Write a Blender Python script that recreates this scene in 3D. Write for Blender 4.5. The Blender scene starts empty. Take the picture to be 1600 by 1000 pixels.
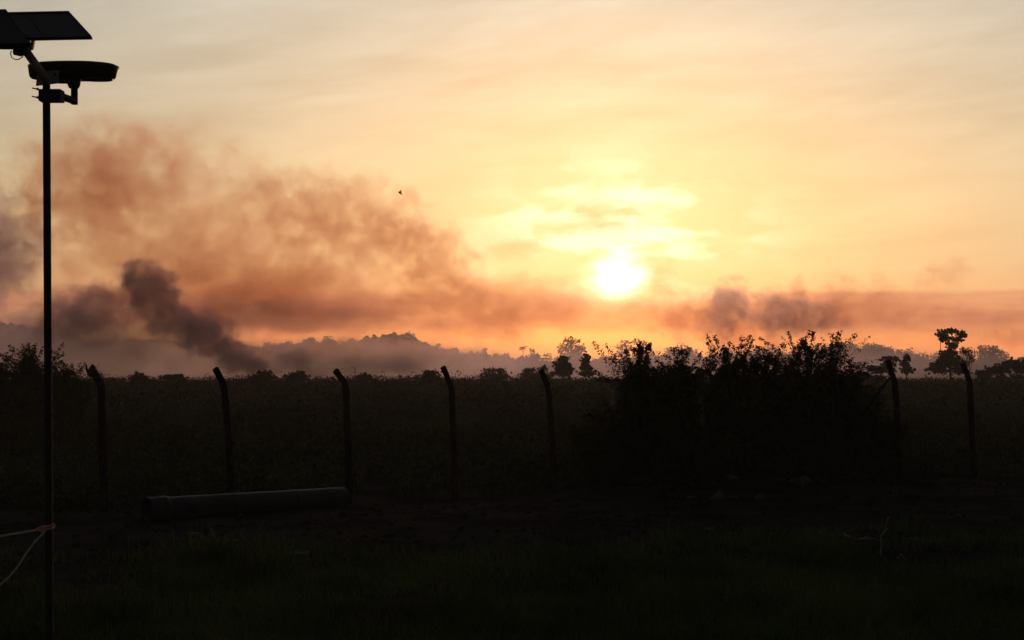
import bpy, bmesh, math, random
import numpy as np
from mathutils import Vector, Matrix, noise as mnoise

# ------------------------------------------------------------------ camera
SC = bpy.context.scene
COL = SC.collection
EYE = 2.4                      # eye height above the ground
FPX = 2198.0                   # focal length in photo pixels (1600 wide)
PITCH = math.atan(80.0 / FPX)  # horizon lies 80 px below the picture centre
cam_d = bpy.data.cameras.new('camera')
cam_d.sensor_width = 36.0
cam_d.lens = 36.0 * FPX / 1600.0
cam_d.clip_start = 0.1
cam_d.clip_end = 8000.0
cam = bpy.data.objects.new('camera', cam_d)
COL.objects.link(cam)
cam.location = (0, 0, EYE)
cam.rotation_euler = (math.pi / 2 + PITCH, 0, 0)
SC.camera = cam


def at(px, py, Y):
    """point at distance Y (metres ahead) on the sight line of a photo pixel"""
    cx, cy = (px - 800) / FPX, (500 - py) / FPX
    c, s = math.cos(PITCH), math.sin(PITCH)
    dy, dz = c - cy * s, s + cy * c
    return Vector((cx / dy * Y, Y, EYE + dz / dy * Y))


def ground_y(py):
    """distance of flat ground seen at photo row py"""
    return EYE / math.tan(math.atan((py - 500) / FPX) - PITCH)


# ------------------------------------------------------------------ node helper
class N:
    """tiny expression builder for shader nodes"""
    def __init__(self, nt): self.nt = nt
    def new(self, t, **kw):
        n = self.nt.nodes.new(t)
        for k, v in kw.items(): setattr(n, k, v)
        return n
    def put(self, sock, v):
        if v is None: return
        if isinstance(v, bpy.types.NodeSocket): self.nt.links.new(v, sock)
        else: sock.default_value = v
    def m(self, op, a, b=None, c=None, clamp=False):
        n = self.new('ShaderNodeMath', operation=op); n.use_clamp = clamp
        for s, v in zip(n.inputs, (a, b, c)): self.put(s, v)
        return n.outputs[0]
    def add(self, a, b): return self.m('ADD', a, b)
    def sub(self, a, b): return self.m('SUBTRACT', a, b)
    def mul(self, a, b): return self.m('MULTIPLY', a, b)
    def div(self, a, b): return self.m('DIVIDE', a, b)
    def vm(self, op, a, b=None, scale=None):
        n = self.new('ShaderNodeVectorMath', operation=op)
        self.put(n.inputs[0], a)
        if b is not None: self.put(n.inputs[1], b)
        if scale is not None: self.put(n.inputs['Scale'], scale)
        return n.outputs['Value'] if op in ('DOT_PRODUCT', 'LENGTH', 'DISTANCE') else n.outputs[0]
    def rng(self, v, a, b, c=0.0, d=1.0, kind='SMOOTHSTEP'):
        n = self.new('ShaderNodeMapRange', interpolation_type=kind)
        for s, x in zip(n.inputs[:5], (v, a, b, c, d)): self.put(s, x)
        return n.outputs[0]
    def noise(self, vec, scale, detail=3.0, rough=0.5, dist=0.0, color=False):
        n = self.new('ShaderNodeTexNoise')
        self.put(n.inputs['Vector'], vec)
        for k, v in (('Scale', scale), ('Detail', detail), ('Roughness', rough), ('Distortion', dist)):
            self.put(n.inputs[k], v)
        return n.outputs['Color' if color else 'Fac']
    def xyz(self, x, y, z):
        n = self.new('ShaderNodeCombineXYZ')
        for s, v in zip(n.inputs, (x, y, z)): self.put(s, v)
        return n.outputs[0]
    def sep(self, v):
        n = self.new('ShaderNodeSeparateXYZ'); self.put(n.inputs[0], v)
        return n.outputs
    def ramp(self, f, stops, ease='LINEAR'):
        n = self.new('ShaderNodeValToRGB'); r = n.color_ramp; r.interpolation = ease
        while len(r.elements) < len(stops): r.elements.new(0.5)
        for e, (p, c) in zip(r.elements, stops):
            e.position = p; e.color = (*c, 1)
        self.put(n.inputs[0], f)
        return n.outputs[0]
    def mix(self, f, a, b, blend='MIX'):
        n = self.new('ShaderNodeMix', data_type='RGBA', blend_type=blend)
        n.clamp_factor = True
        self.put(n.inputs[0], f)
        for s, v in ((n.inputs[6], a), (n.inputs[7], b)):
            self.put(s, (*v, 1) if isinstance(v, tuple) and len(v) == 3 else v)
        return n.outputs[2]
    def cmul(self, col, f): return self.vm('SCALE', col, scale=f)


# ------------------------------------------------------------------ sky, sun, exposure
SUN_EL = math.radians(3.75)
SUN_AZ = math.radians(4.35)     # to the right of straight ahead (+Y)
SUN_DIR = Vector((math.sin(SUN_AZ) * math.cos(SUN_EL), math.cos(SUN_AZ) * math.cos(SUN_EL), math.sin(SUN_EL)))

world = bpy.data.worlds.new('World')
SC.world = world
world.use_nodes = True
world.node_tree.nodes.clear()
w = N(world.node_tree)
D = w.vm('NORMALIZE', w.new('ShaderNodeTexCoord').outputs['Generated'])
dx, dy, dz = w.sep(D)
DEG = 180 / math.pi
el = w.mul(w.m('ARCSINE', dz), DEG)
az = w.mul(w.m('ARCTAN2', dx, dy), DEG)
ang = w.mul(w.m('ARCCOSINE', w.m('MINIMUM', w.vm('DOT_PRODUCT', D, tuple(SUN_DIR)), 1.0)), DEG)

# thin overcast veil: colour by elevation (position = sqrt(el/90))
def P(e): return math.sqrt(e / 90)
elc = w.m('SQRT', w.m('MAXIMUM', w.div(el, 90.0), 0.0))
veil = w.ramp(elc, [
    (0.0, (1.15, 0.27, 0.10)), (P(1.2), (1.28, 0.40, 0.125)), (P(2.6), (1.12, 0.58, 0.26)),
    (P(4.4), (0.97, 0.72, 0.40)), (P(7.5), (0.66, 0.575, 0.385)), (P(11), (0.55, 0.530, 0.425)),
    (P(15), (0.48, 0.510, 0.465)), (P(28), (0.235, 0.245, 0.245)), (P(50), (0.065, 0.074, 0.095)), (1.0, (0.032, 0.040, 0.060))])
# the veil dims with the angle away from the sun, as low-sun skies do
fall = w.add(0.055, w.mul(0.945, w.m('EXPONENT', w.mul(-1.0, w.m('POWER', w.div(ang, 46.0), 2.0)))))

# long flat cloud streaks, tilted a little
u = w.mul(az, 0.032); v = w.add(w.mul(el, 0.21), w.mul(az, -0.012))
SV = w.xyz(u, v, 0.0)
warp = w.noise(SV, 1.1, 2.0, 0.5, 0.0, True)
SV2 = w.vm('ADD', SV, w.vm('SCALE', w.vm('SUBTRACT', warp, (0.5, 0.5, 0.5)), scale=0.55))
st1 = w.noise(SV2, 2.1, 4.0, 0.55)
st2 = w.noise(w.vm('ADD', SV2, (7.3, 2.2, 0.0)), 6.0, 4.0, 0.6)
streak = w.add(w.mul(w.sub(st1, 0.5), 0.55), w.mul(w.sub(st2, 0.5), 0.30))
dv = w.xyz(w.add(w.mul(az, 0.030), w.mul(el, 0.010)), w.sub(w.mul(el, 0.20), w.mul(az, 0.062)), 5.0)
st3 = w.noise(w.vm('ADD', dv, w.vm('SCALE', w.vm('SUBTRACT', warp, (0.5, 0.5, 0.5)), scale=0.4)), 3.2, 4.0, 0.6)
streak = w.add(streak, w.mul(w.mul(w.sub(st3, 0.5), 0.45), w.rng(el, 7.0, 11.0)))
streak = w.add(1.0, streak)
# grey stratus bar low over the horizon
bn = w.noise(w.xyz(w.mul(az, 0.05), w.mul(el, 0.5), 3.1), 1.6, 3.0, 0.55)
ele = w.add(el, w.mul(w.sub(bn, 0.5), 0.55))
bar = w.mul(w.rng(ele, 3.25, 2.95), w.rng(ele, 1.45, 1.95))
bn2 = w.noise(w.xyz(w.mul(az, 0.10), w.mul(el, 1.6), 9.1), 1.5, 4.0, 0.6)
bar = w.mul(bar, w.rng(bn2, 0.25, 0.65, 0.45, 1.0))
bar = w.mul(bar, w.rng(ang, 1.1, 3.2, 0.25, 1.0))

sky = w.cmul(veil, w.mul(fall, streak))
sky = w.mix(w.mul(bar, 0.88), sky, w.mix(1.0, sky, (0.60, 0.39, 0.54), 'MULTIPLY'))
# aureole round the sun, broken by cloud
cl = w.noise(w.vm('ADD', w.xyz(w.mul(az, 0.17), w.mul(el, 0.50), 1.7), w.vm('SCALE', warp, scale=0.6)), 1.5, 5.0, 0.56)
clm = w.rng(cl, 0.40, 0.64)
auA = w.m('EXPONENT', w.mul(-1.0, w.m('POWER', w.div(ang, 8.0), 1.3)))
hx_, hy_ = w.div(w.sub(az, 4.3), 5.2), w.div(w.sub(el, 5.2), 2.9)
auB = w.m('EXPONENT', w.mul(-1.0, w.m('POWER', w.add(w.mul(hx_, hx_), w.mul(hy_, hy_)), 1.5)))
auB = w.mul(auB, w.rng(clm, 0.0, 1.0, 0.12, 1.0))
low = w.rng(el, 2.0, 3.8, 0.05, 1.0)      # low air swallows the aureole's blue and most of its light
sky = w.vm('ADD', sky, w.cmul(w.xyz(0.20, 0.165, 0.035), w.mul(auA, w.rng(el, 0.0, 4.0, 0.75, 1.0))))
sky = w.vm('ADD', sky, w.cmul(w.xyz(0.80, 0.72, 0.62), w.mul(auB, low)))
# red-gold light in the low gap under the sun
gl = w.m('EXPONENT', w.mul(-1.0, w.m('POWER', w.div(w.sub(az, 4.2), 6.5), 2.0)))
sky = w.vm('ADD', sky, w.cmul(w.xyz(0.85, 0.30, 0.03), w.mul(gl, w.rng(el, 3.4, 0.8))))
# the sun itself, bloomed through thin cloud
dn = w.noise(w.xyz(w.mul(az, 0.55), w.mul(el, 1.0), 4.4), 1.1, 3.0, 0.55)
sx_, sy_ = w.mul(w.sub(az, 4.25), 0.95), w.mul(w.sub(el, 3.78), 1.0)
sa = w.m('SQRT', w.add(w.mul(sx_, sx_), w.mul(sy_, sy_)))
core = w.m('POWER', w.rng(w.add(sa, w.mul(w.sub(dn, 0.5), 1.5)), 1.70, 0.25), 1.6)
core = w.mul(core, w.rng(w.add(el, w.mul(-0.35, w.m('ABSOLUTE', sx_))), 2.25, 3.1))
sky = w.vm('ADD', sky, w.cmul(w.xyz(2.6, 2.2, 1.6), core))
# clear-sky component behind the veil
nis = w.new('ShaderNodeTexSky', sky_type='NISHITA')
nis.sun_disc = False
nis.sun_elevation = SUN_EL
nis.sun_rotation = SUN_AZ
nis.air_density = 1.6; nis.dust_density = 4.0; nis.ozone_density = 1.0
bg1 = w.new('ShaderNodeBackground'); w.put(bg1.inputs[0], sky); bg1.inputs[1].default_value = 1.06
bg2 = w.new('ShaderNodeBackground'); w.put(bg2.inputs[0], nis.outputs[0]); bg2.inputs[1].default_value = 0.035
ash = w.new('ShaderNodeAddShader')
w.nt.links.new(bg1.outputs[0], ash.inputs[0]); w.nt.links.new(bg2.outputs[0], ash.inputs[1])
wo = w.new('ShaderNodeOutputWorld')
w.nt.links.new(ash.outputs[0], wo.inputs['Surface'])

sun_d = bpy.data.lights.new('sun', 'SUN')
sun_d.energy = 1.0
sun_d.angle = math.radians(3.0)
sun_d.color = (1.0, 0.62, 0.30)
sun = bpy.data.objects.new('sun', sun_d)
COL.objects.link(sun)
sun.rotation_euler = (-SUN_DIR).to_track_quat('-Z', 'Y').to_euler()

vs = SC.view_settings
vs.view_transform = 'Standard'; vs.look = 'None'; vs.exposure = 0.0; vs.gamma = 1.0; vs.use_curve_mapping = False
cy = SC.cycles
cy.use_denoising = True
cy.use_adaptive_sampling = True
cy.adaptive_threshold = 0.02
cy.volume_bounces = 1
cy.max_bounces = 5
cy.diffuse_bounces = 2
cy.transparent_max_bounces = 24
cy.volume_step_rate = 1.0
cy.volume_max_steps = 256
SC.render.engine = 'CYCLES'

# ------------------------------------------------------------------ materials
def mat(name, c1, c2=None, scale=6.0, rough=0.8, spec=0.2, bump=0.0, bscale=30.0, metal=0.0):
    """two-tone procedural material with fine relief"""
    m = bpy.data.materials.new(name); m.use_nodes = True
    m.node_tree.nodes.clear()
    n = N(m.node_tree)
    p = n.new('ShaderNodeBsdfPrincipled')
    tc = n.new('ShaderNodeTexCoord').outputs['Object']
    f = n.rng(n.noise(tc, scale, 4.0, 0.6), 0.3, 0.7)
    n.put(p.inputs['Base Color'], n.mix(f, c1, c2 or tuple(x * 0.6 for x in c1)))
    p.inputs['Roughness'].default_value = rough
    p.inputs['Specular IOR Level'].default_value = spec
    p.inputs['Metallic'].default_value = metal
    if bump:
        b = n.new('ShaderNodeBump'); b.inputs['Strength'].default_value = bump; b.inputs['Distance'].default_value = 0.02
        n.put(b.inputs['Height'], n.noise(tc, bscale, 4.0, 0.6))
        n.nt.links.new(b.outputs[0], p.inputs['Normal'])
    o = n.new('ShaderNodeOutputMaterial')
    n.nt.links.new(p.outputs[0], o.inputs['Surface'])
    return m


M = {
    'weed': mat('weed_leaf', (0.046, 0.066, 0.022), (0.011, 0.017, 0.007), 0.16, 0.85, 0.05),
    'grass': mat('grass_blade', (0.105, 0.150, 0.040), (0.030, 0.042, 0.015), 0.5, 0.75, 0.08),
    'dry': mat('dry_grass', (0.13, 0.115, 0.06), (0.06, 0.06, 0.025), 1.5, 0.8, 0.1),
    'shrub': mat('shrub_leaf', (0.046, 0.056, 0.020), (0.022, 0.030, 0.012), 0.8, 0.85, 0.04),
    'tree': mat('tree_leaf', (0.040, 0.050, 0.022), (0.024, 0.032, 0.015), 0.4, 0.8, 0.1),
    'bark': mat('bark', (0.050, 0.040, 0.030), (0.028, 0.022, 0.017), 8.0, 0.9, 0.1, 0.5, 40),
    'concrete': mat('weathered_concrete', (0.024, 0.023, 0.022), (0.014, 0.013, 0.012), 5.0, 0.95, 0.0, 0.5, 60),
    'paint': mat('dark_painted_steel', (0.026, 0.026, 0.030), (0.018, 0.018, 0.022), 9.0, 0.8, 0.1, 0.1, 90),
    'housing': mat('black_lamp_housing', (0.022, 0.022, 0.024), (0.016, 0.016, 0.018), 9.0, 0.5, 0.35),
    'galv': mat('galvanised_steel', (0.20, 0.20, 0.215), (0.12, 0.12, 0.13), 25.0, 0.5, 0.4, 0.1, 120, 0.3),
    'panel': mat('panel_backsheet', (0.030, 0.030, 0.034), (0.024, 0.024, 0.028), 14.0, 0.45, 0.4),
    'frame': mat('panel_frame', (0.05, 0.05, 0.055), (0.035, 0.035, 0.04), 20.0, 0.45, 0.4, 0, 30, 0.4),
    'cable': mat('black_cable', (0.02, 0.02, 0.02), None, 20, 0.6, 0.3),
    'rope': mat('pale_rope', (0.62, 0.56, 0.50), (0.42, 0.38, 0.33), 40.0, 0.9, 0.1, 0.6, 160),
    'tape': mat('faded_red_tape', (0.48, 0.18, 0.17), (0.55, 0.32, 0.30), 40.0, 0.8, 0.2),
    'pipe': mat('dark_blue_plastic', (0.020, 0.019, 0.040), (0.013, 0.013, 0.020), 3.0, 0.6, 0.18, 0.25, 14),
    'rock': mat('pale_rock', (0.095, 0.092, 0.092), (0.045, 0.043, 0.042), 7.0, 0.9, 0.1, 0.7, 25),
    'rust': mat('reddish_rock', (0.05, 0.034, 0.03), (0.03, 0.022, 0.02), 7.0, 0.9, 0.1, 0.7, 25),
    'wood': mat('bleached_wood', (0.26, 0.245, 0.225), (0.13, 0.12, 0.11), 12.0, 0.85, 0.1, 0.4, 60),
    'scrap': mat('pale_plastic_scrap', (0.24, 0.25, 0.26), (0.12, 0.125, 0.13), 10.0, 0.6, 0.3),
    'bird': mat('dark_plumage', (0.03, 0.024, 0.02), None, 20, 0.8, 0.1),
}


# ------------------------------------------------------------------ mesh helpers
def tag(o, label=None, cat=None, group=None, kind=None):
    for k, v in (('label', label), ('category', cat), ('group', group), ('kind', kind)):
        if v: o[k] = v
    return o


def empty(name, loc):
    o = bpy.data.objects.new(name, None); o.empty_display_size = 0.2
    o.location = loc; COL.objects.link(o)
    return o


def link(name, verts, faces, m, parent=None, smooth=False):
    """mesh object from world-space verts; with a parent it becomes a part (kept in place)"""
    me = bpy.data.meshes.new(name)
    vv = np.asarray(verts, dtype=np.float64).reshape(-1, 3)
    off = np.array(parent.location) if parent is not None else np.zeros(3)
    if parent is not None and parent.parent is not None: off = off + np.array(parent.parent.location)
    if isinstance(faces, np.ndarray):
        k = faces.shape[1]
        me.vertices.add(len(vv)); me.vertices.foreach_set('co', (vv - off).astype(np.float32).ravel())
        me.loops.add(faces.size); me.loops.foreach_set('vertex_index', faces.astype(np.int32).ravel())
        me.polygons.add(len(faces)); me.polygons.foreach_set('loop_start', np.arange(0, faces.size, k, dtype=np.int32))
        me.polygons.foreach_set('loop_total', np.full(len(faces), k, dtype=np.int32))
        me.update(calc_edges=True)
    else:
        me.from_pydata((vv - off).tolist(), [], faces); me.update()
    if smooth: me.polygons.foreach_set('use_smooth', [True] * len(me.polygons))
    me.materials.append(m)
    o = bpy.data.objects.new(name, me); COL.objects.link(o)
    if parent is not None: o.parent = parent
    return o


class MB:
    """collects boxes, tubes and sweeps into one mesh"""
    def __init__(self): self.v, self.f = [], []
    def raw(self, v, f):
        k = len(self.v); self.v += [tuple(p) for p in v]; self.f += [tuple(i + k for i in q) for q in f]
        return self
    def tube(self, pts, rad, sides=8, cap=True):
        pts = [Vector(p) for p in pts]
        rad = rad if isinstance(rad, (list, tuple)) else [rad] * len(pts)
        vs, fs = [], []
        ref = None
        for i, p in enumerate(pts):
            t = (pts[min(i + 1, len(pts) - 1)] - pts[max(i - 1, 0)]).normalized()
            if ref is None: ref = Vector((0, 0, 1)) if abs(t.z) < 0.9 else Vector((0, 1, 0))
            a = t.cross(ref).normalized(); b = t.cross(a).normalized()
            for k in range(sides):
                q = 2 * math.pi * (k + 0.5) / sides
                vs.append(p + (a * math.cos(q) + b * math.sin(q)) * rad[i])
        for i in range(len(pts) - 1):
            for k in range(sides):
                k2 = (k + 1) % sides
                fs.append((i * sides + k, i * sides + k2, (i + 1) * sides + k2, (i + 1) * sides + k))
        if cap:
            fs.append(tuple(range(sides))[::-1]); fs.append(tuple((len(pts) - 1) * sides + k for k in range(sides)))
        return self.raw(vs, fs)
    def slab(self, o, e1, e2, e3):
        """box from corner o with three edge vectors"""
        o, e1, e2, e3 = Vector(o), Vector(e1), Vector(e2), Vector(e3)
        vs = [o, o + e1, o + e1 + e2, o + e2]; vs += [p + e3 for p in vs]
        return self.raw(vs, [(3, 2, 1, 0), (4, 5, 6, 7), (0, 1, 5, 4), (1, 2, 6, 5), (2, 3, 7, 6), (3, 0, 4, 7)])
    def build(self, name, m, parent=None, smooth=False): return link(name, self.v, self.f, m, parent, smooth)


def quads(P, size, rng, aspect=0.5, up=0.0, normal_bias=None):
    """leaf-shaped quads (diamonds with a bent midrib) at points P"""
    n = len(P)
    a = rng.normal(size=(n, 3)); a[:, 2] += up; a /= np.linalg.norm(a, axis=1)[:, None]
    b = rng.normal(size=(n, 3)); b -= a * (a * b).sum(1)[:, None]; b /= np.linalg.norm(b, axis=1)[:, None]
    s = size * rng.uniform(0.6, 1.4, n)
    L = a * (s * 0.5)[:, None]; W = b * (s * aspect * 0.5)[:, None]
    v = np.stack([P - L, P + W - L * 0.1, P + L, P - W - L * 0.1], 1).reshape(-1, 3)
    f = np.arange(4 * n).reshape(-1, 4)
    return v, f


def blades(P, length, width, rng, lean=0.5, seg=2):
    """grass blades: narrow bent strips rooted at P (seg+1 rows, pointed)"""
    n = len(P)
    L = length * rng.uniform(0.45, 1.3, n) if np.isscalar(length) else length
    th = rng.uniform(0, 2 * np.pi, n); ln = lean * rng.uniform(0.1, 1.3, n)
    d = np.stack([np.cos(th), np.sin(th), np.zeros(n)], 1)
    ph = rng.uniform(0, 2 * np.pi, n)
    s = np.stack([np.cos(ph), np.sin(ph), np.zeros(n)], 1) * (width * rng.uniform(0.6, 1.4, n) * 0.5)[:, None]
    rows = []
    for k in range(seg):
        t = k / seg
        c = P + d * (L * ln * t * t)[:, None] + np.array([0, 0, 1.0]) * (L * t * (1 - 0.35 * ln * t))[:, None]
        rows += [c - s * (1 - t * 0.5), c + s * (1 - t * 0.5)]
    tip = P + d * (L * ln)[:, None] + np.array([0, 0, 1.0]) * (L * (1 - 0.35 * ln))[:, None]
    rows.append(tip)
    v = np.stack(rows, 1); m = 2 * seg + 1
    fs = []
    for k in range(seg - 1):
        fs += [[2 * k, 2 * k + 1, 2 * k + 3], [2 * k, 2 * k + 3, 2 * k + 2]]
    fs.append([2 * seg - 2, 2 * seg - 1, 2 * seg])
    f = (np.arange(n)[:, None, None] * m + np.array(fs)[None]).reshape(-1, 3)
    return v.reshape(-1, 3), f


def join(parts):
    vs, fs, k = [], [], 0
    for v, f in parts:
        vs.append(v); fs.append(f + k); k += len(v)
    return np.concatenate(vs), np.concatenate(fs)


def tri(f): return np.concatenate([f[:, [0, 1, 2]], f[:, [0, 2, 3]]])


# ------------------------------------------------------------------ ground
def fence_y(x): return 23.9 + 0.42 * (x + 6.95)


def vnoise(x, y, s, seed=0.0):
    return mnoise.noise(Vector((x * s + seed, y * s + seed * 0.7, seed)))


def gz(x, y):
    """height of the ground"""
    z = 0.0
    fy = fence_y(max(min(x, 14.0), -14.0))
    r = math.hypot(x, y)
    if r < 80:
        z += 0.05 * vnoise(x, y, 0.35, 3.1) + 0.022 * vnoise(x, y, 1.7, 8.2) + 0.010 * vnoise(x, y, 5.0, 1.2)
    # low spoil bank of pushed-up earth in front of the fence, right half
    t = (y - (fy - 0.6)) / 0.9
    b = math.exp(-t * t) * max(0.0, min(1.0, (x - 0.2) / 1.5)) * (1 - max(0.0, min(1.0, (x - 9.0) / 4)))
    z += b * (0.20 + 0.22 * vnoise(x, y, 0.9, 5.5) + 0.06 * vnoise(x, y, 3.0, 2.5))
    # beyond the fence the field swells very slightly to a crest and falls off behind it
    if y > fy: z += 0.75 * (1 - math.cos(min(1.0, (y - fy) / 130.0) * math.pi)) * 0.5
    if y > 165: z -= 2.2 * min(1.0, (y - 165) / 120.0)
    if r < 400 and y > fy + 2: z += 0.12 * vnoise(x, y, 0.06, 6.0)
    return z


def axis(lo, hi, near, step, grow):
    out, x, s = [0.0], 0.0, step
    while x < hi:
        s = step if x < near else s * grow
        x += s; out.append(min(x, hi))
    neg, x, s = [], 0.0, step
    while x > lo:
        s = step if -x < near else s * grow
        x -= s; neg.append(max(x, lo))
    return neg[::-1] + out


gx = axis(-940, 940, 13, 0.16, 1.16)
gy0 = axis(-60, 1230, 36, 0.16, 1.14)
gy = [q for q in gy0 if q < -2 or True]
GV = [(x, y, gz(x, y)) for y in gy for x in gx]
nx = len(gx)
gi = np.arange(len(GV)).reshape(len(gy), nx)
GF = np.stack([gi[:-1, :-1], gi[:-1, 1:], gi[1:, 1:], gi[1:, :-1]], -1).reshape(-1, 4)


def ground_mat():
    m = bpy.data.materials.new('bare_earth'); m.use_nodes = True; m.node_tree.nodes.clear()
    n = N(m.node_tree)
    p = n.new('ShaderNodeBsdfPrincipled'); p.inputs['Roughness'].default_value = 0.95
    p.inputs['Specular IOR Level'].default_value = 0.0
    pos = n.new('ShaderNodeNewGeometry').outputs['Position']
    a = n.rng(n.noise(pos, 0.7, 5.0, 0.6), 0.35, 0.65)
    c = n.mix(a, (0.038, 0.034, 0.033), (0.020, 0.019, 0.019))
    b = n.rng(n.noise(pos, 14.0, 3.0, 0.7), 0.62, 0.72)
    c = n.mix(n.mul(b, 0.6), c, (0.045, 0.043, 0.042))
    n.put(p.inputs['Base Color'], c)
    bp = n.new('ShaderNodeBump'); bp.inputs['Strength'].default_value = 0.6; bp.inputs['Distance'].default_value = 0.03
    n.put(bp.inputs['Height'], n.noise(pos, 9.0, 6.0, 0.65)); n.nt.links.new(bp.outputs[0], p.inputs['Normal'])
    o = n.new('ShaderNodeOutputMaterial'); n.nt.links.new(p.outputs[0], o.inputs['Surface'])
    return m


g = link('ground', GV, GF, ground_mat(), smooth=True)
tag(g, 'bare dark earth and field running out to the forest', kind='structure')

# ------------------------------------------------------------------ far hills and forest
PROFILE = [(-400, 512), (-200, 498), (-60, 496), (20, 501), (60, 509), (110, 520), (150, 528), (230, 526), (300, 532), (380, 538), (430, 533),
           (470, 528), (505, 525), (535, 529), (560, 526), (590, 521), (620, 517), (645, 520), (665, 532), (690, 541), (730, 546), (770, 550), (815, 554),
           (860, 549), (900, 544), (935, 553), (965, 551), (1010, 549), (1030, 540), (1060, 532), (1085, 538), (1110, 547), (1150, 541), (1200, 534), (1250, 541), (1290, 530),
           (1335, 525), (1370, 531), (1395, 536), (1420, 541), (1450, 545), (1500, 541), (1545, 538), (1580, 546), (1620, 544), (1700, 538), (1850, 532), (2000, 528)]
PX = [p[0] for p in PROFILE]; PYY = [p[1] for p in PROFILE]


def prof(px): return float(np.interp(px, PX, PYY))


def hill_z(x, y):
    """hill crest runs at about 900 m; its height follows the skyline, less the trees standing on it"""
    px = 800 + FPX * x / 900.0
    top = EYE + (580 - prof(px)) / FPX * 900.0
    crest = max(0.0, top - (6.0 if px < 840 else 10.0))
    t = (y - 900.0) / (110.0 if y < 900 else 220.0)
    return -1.4 + (crest + 1.4) * math.exp(-t * t)


hx = np.linspace(-900, 900, 181); hy = np.linspace(640, 1210, 39)
HV = [(x, y, hill_z(x, y) - 0.3 + 1.2 * vnoise(x, y, 0.02, 4.0)) for y in hy for x in hx]
hi = np.arange(len(HV)).reshape(len(hy), len(hx))
HF = np.stack([hi[:-1, :-1], hi[:-1, 1:], hi[1:, 1:], hi[1:, :-1]], -1).reshape(-1, 4)
h = link('hills', HV, HF, mat('hill_scrub', (0.036, 0.044, 0.020), (0.022, 0.028, 0.014), 0.03, 0.9, 0.05), smooth=True)
tag(h, 'low forested hills behind the smoke', kind='structure')


def crown_cloud(c, r, leaf, rng, n, lobes=6):
    """uneven crown: leaf clumps on and in several lobes round centre c"""
    P = []
    for k in range(lobes):
        d = rng.normal(size=3); d /= np.linalg.norm(d)
        lc = c + d * r * np.array([0.62, 0.62, 0.5]); lr = r * rng.uniform(0.36, 0.62)
        q = rng.normal(size=(n // lobes, 3)); q /= np.linalg.norm(q, axis=1)[:, None]
        q *= rng.uniform(0.35, 1.0, (len(q), 1)) ** 0.45
        P.append(lc + q * lr)
    return quads(np.concatenate(P), leaf, rng, 0.8)


def forest():
    rng = np.random.default_rng(5)
    parts = []
    for i in range(900):
        px = -330 + 2260 * ((i * 0.61803) % 1.0)
        back = i % 5 < 3
        Y = rng.uniform(885, 915) if back else rng.uniform(740, 885)
        x = (px - 800) / FPX * Y
        zb = hill_z(x, Y)
        if px > 840 and back and i % 3 == 0: continue
        r = rng.uniform(2.2, 4.6) if px < 840 else rng.uniform(3.6, 7.2)
        if back:
            top = EYE + (580 - (prof(px) + (rng.uniform(-2.5, 8.0) if px < 840 else rng.choice([-1.0, 1.0, 4.0, 8.0, 12.0, 15.0])))) / FPX * Y
            hgt = max(3.0, min(13.0, top - zb))
        else: hgt = rng.uniform(5, 8.5)
        c = np.array([x, Y, zb + hgt * 0.40 - 0.6])
        parts.append(crown_cloud(c, np.array([r, r, hgt * 0.56 + 0.6]), 1.15, rng, 230, 8))
    v, f = join(parts)
    o = link('forest', v, f, M['tree'])
    tag(o, 'far off forest covering the hills behind the smoke', kind='stuff', cat='forest')


forest()


# ------------------------------------------------------------------ trees and shrubs
def curve_pts(p0, p1, bow, rng, n=5):
    p0, p1 = Vector(p0), Vector(p1)
    L = (p1 - p0).length
    off = Vector(rng.normal(size=3)) * bow * L
    return [p0.lerp(p1, t / (n - 1)) + off * math.sin(math.pi * t / (n - 1)) for t in range(n)]


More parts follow.
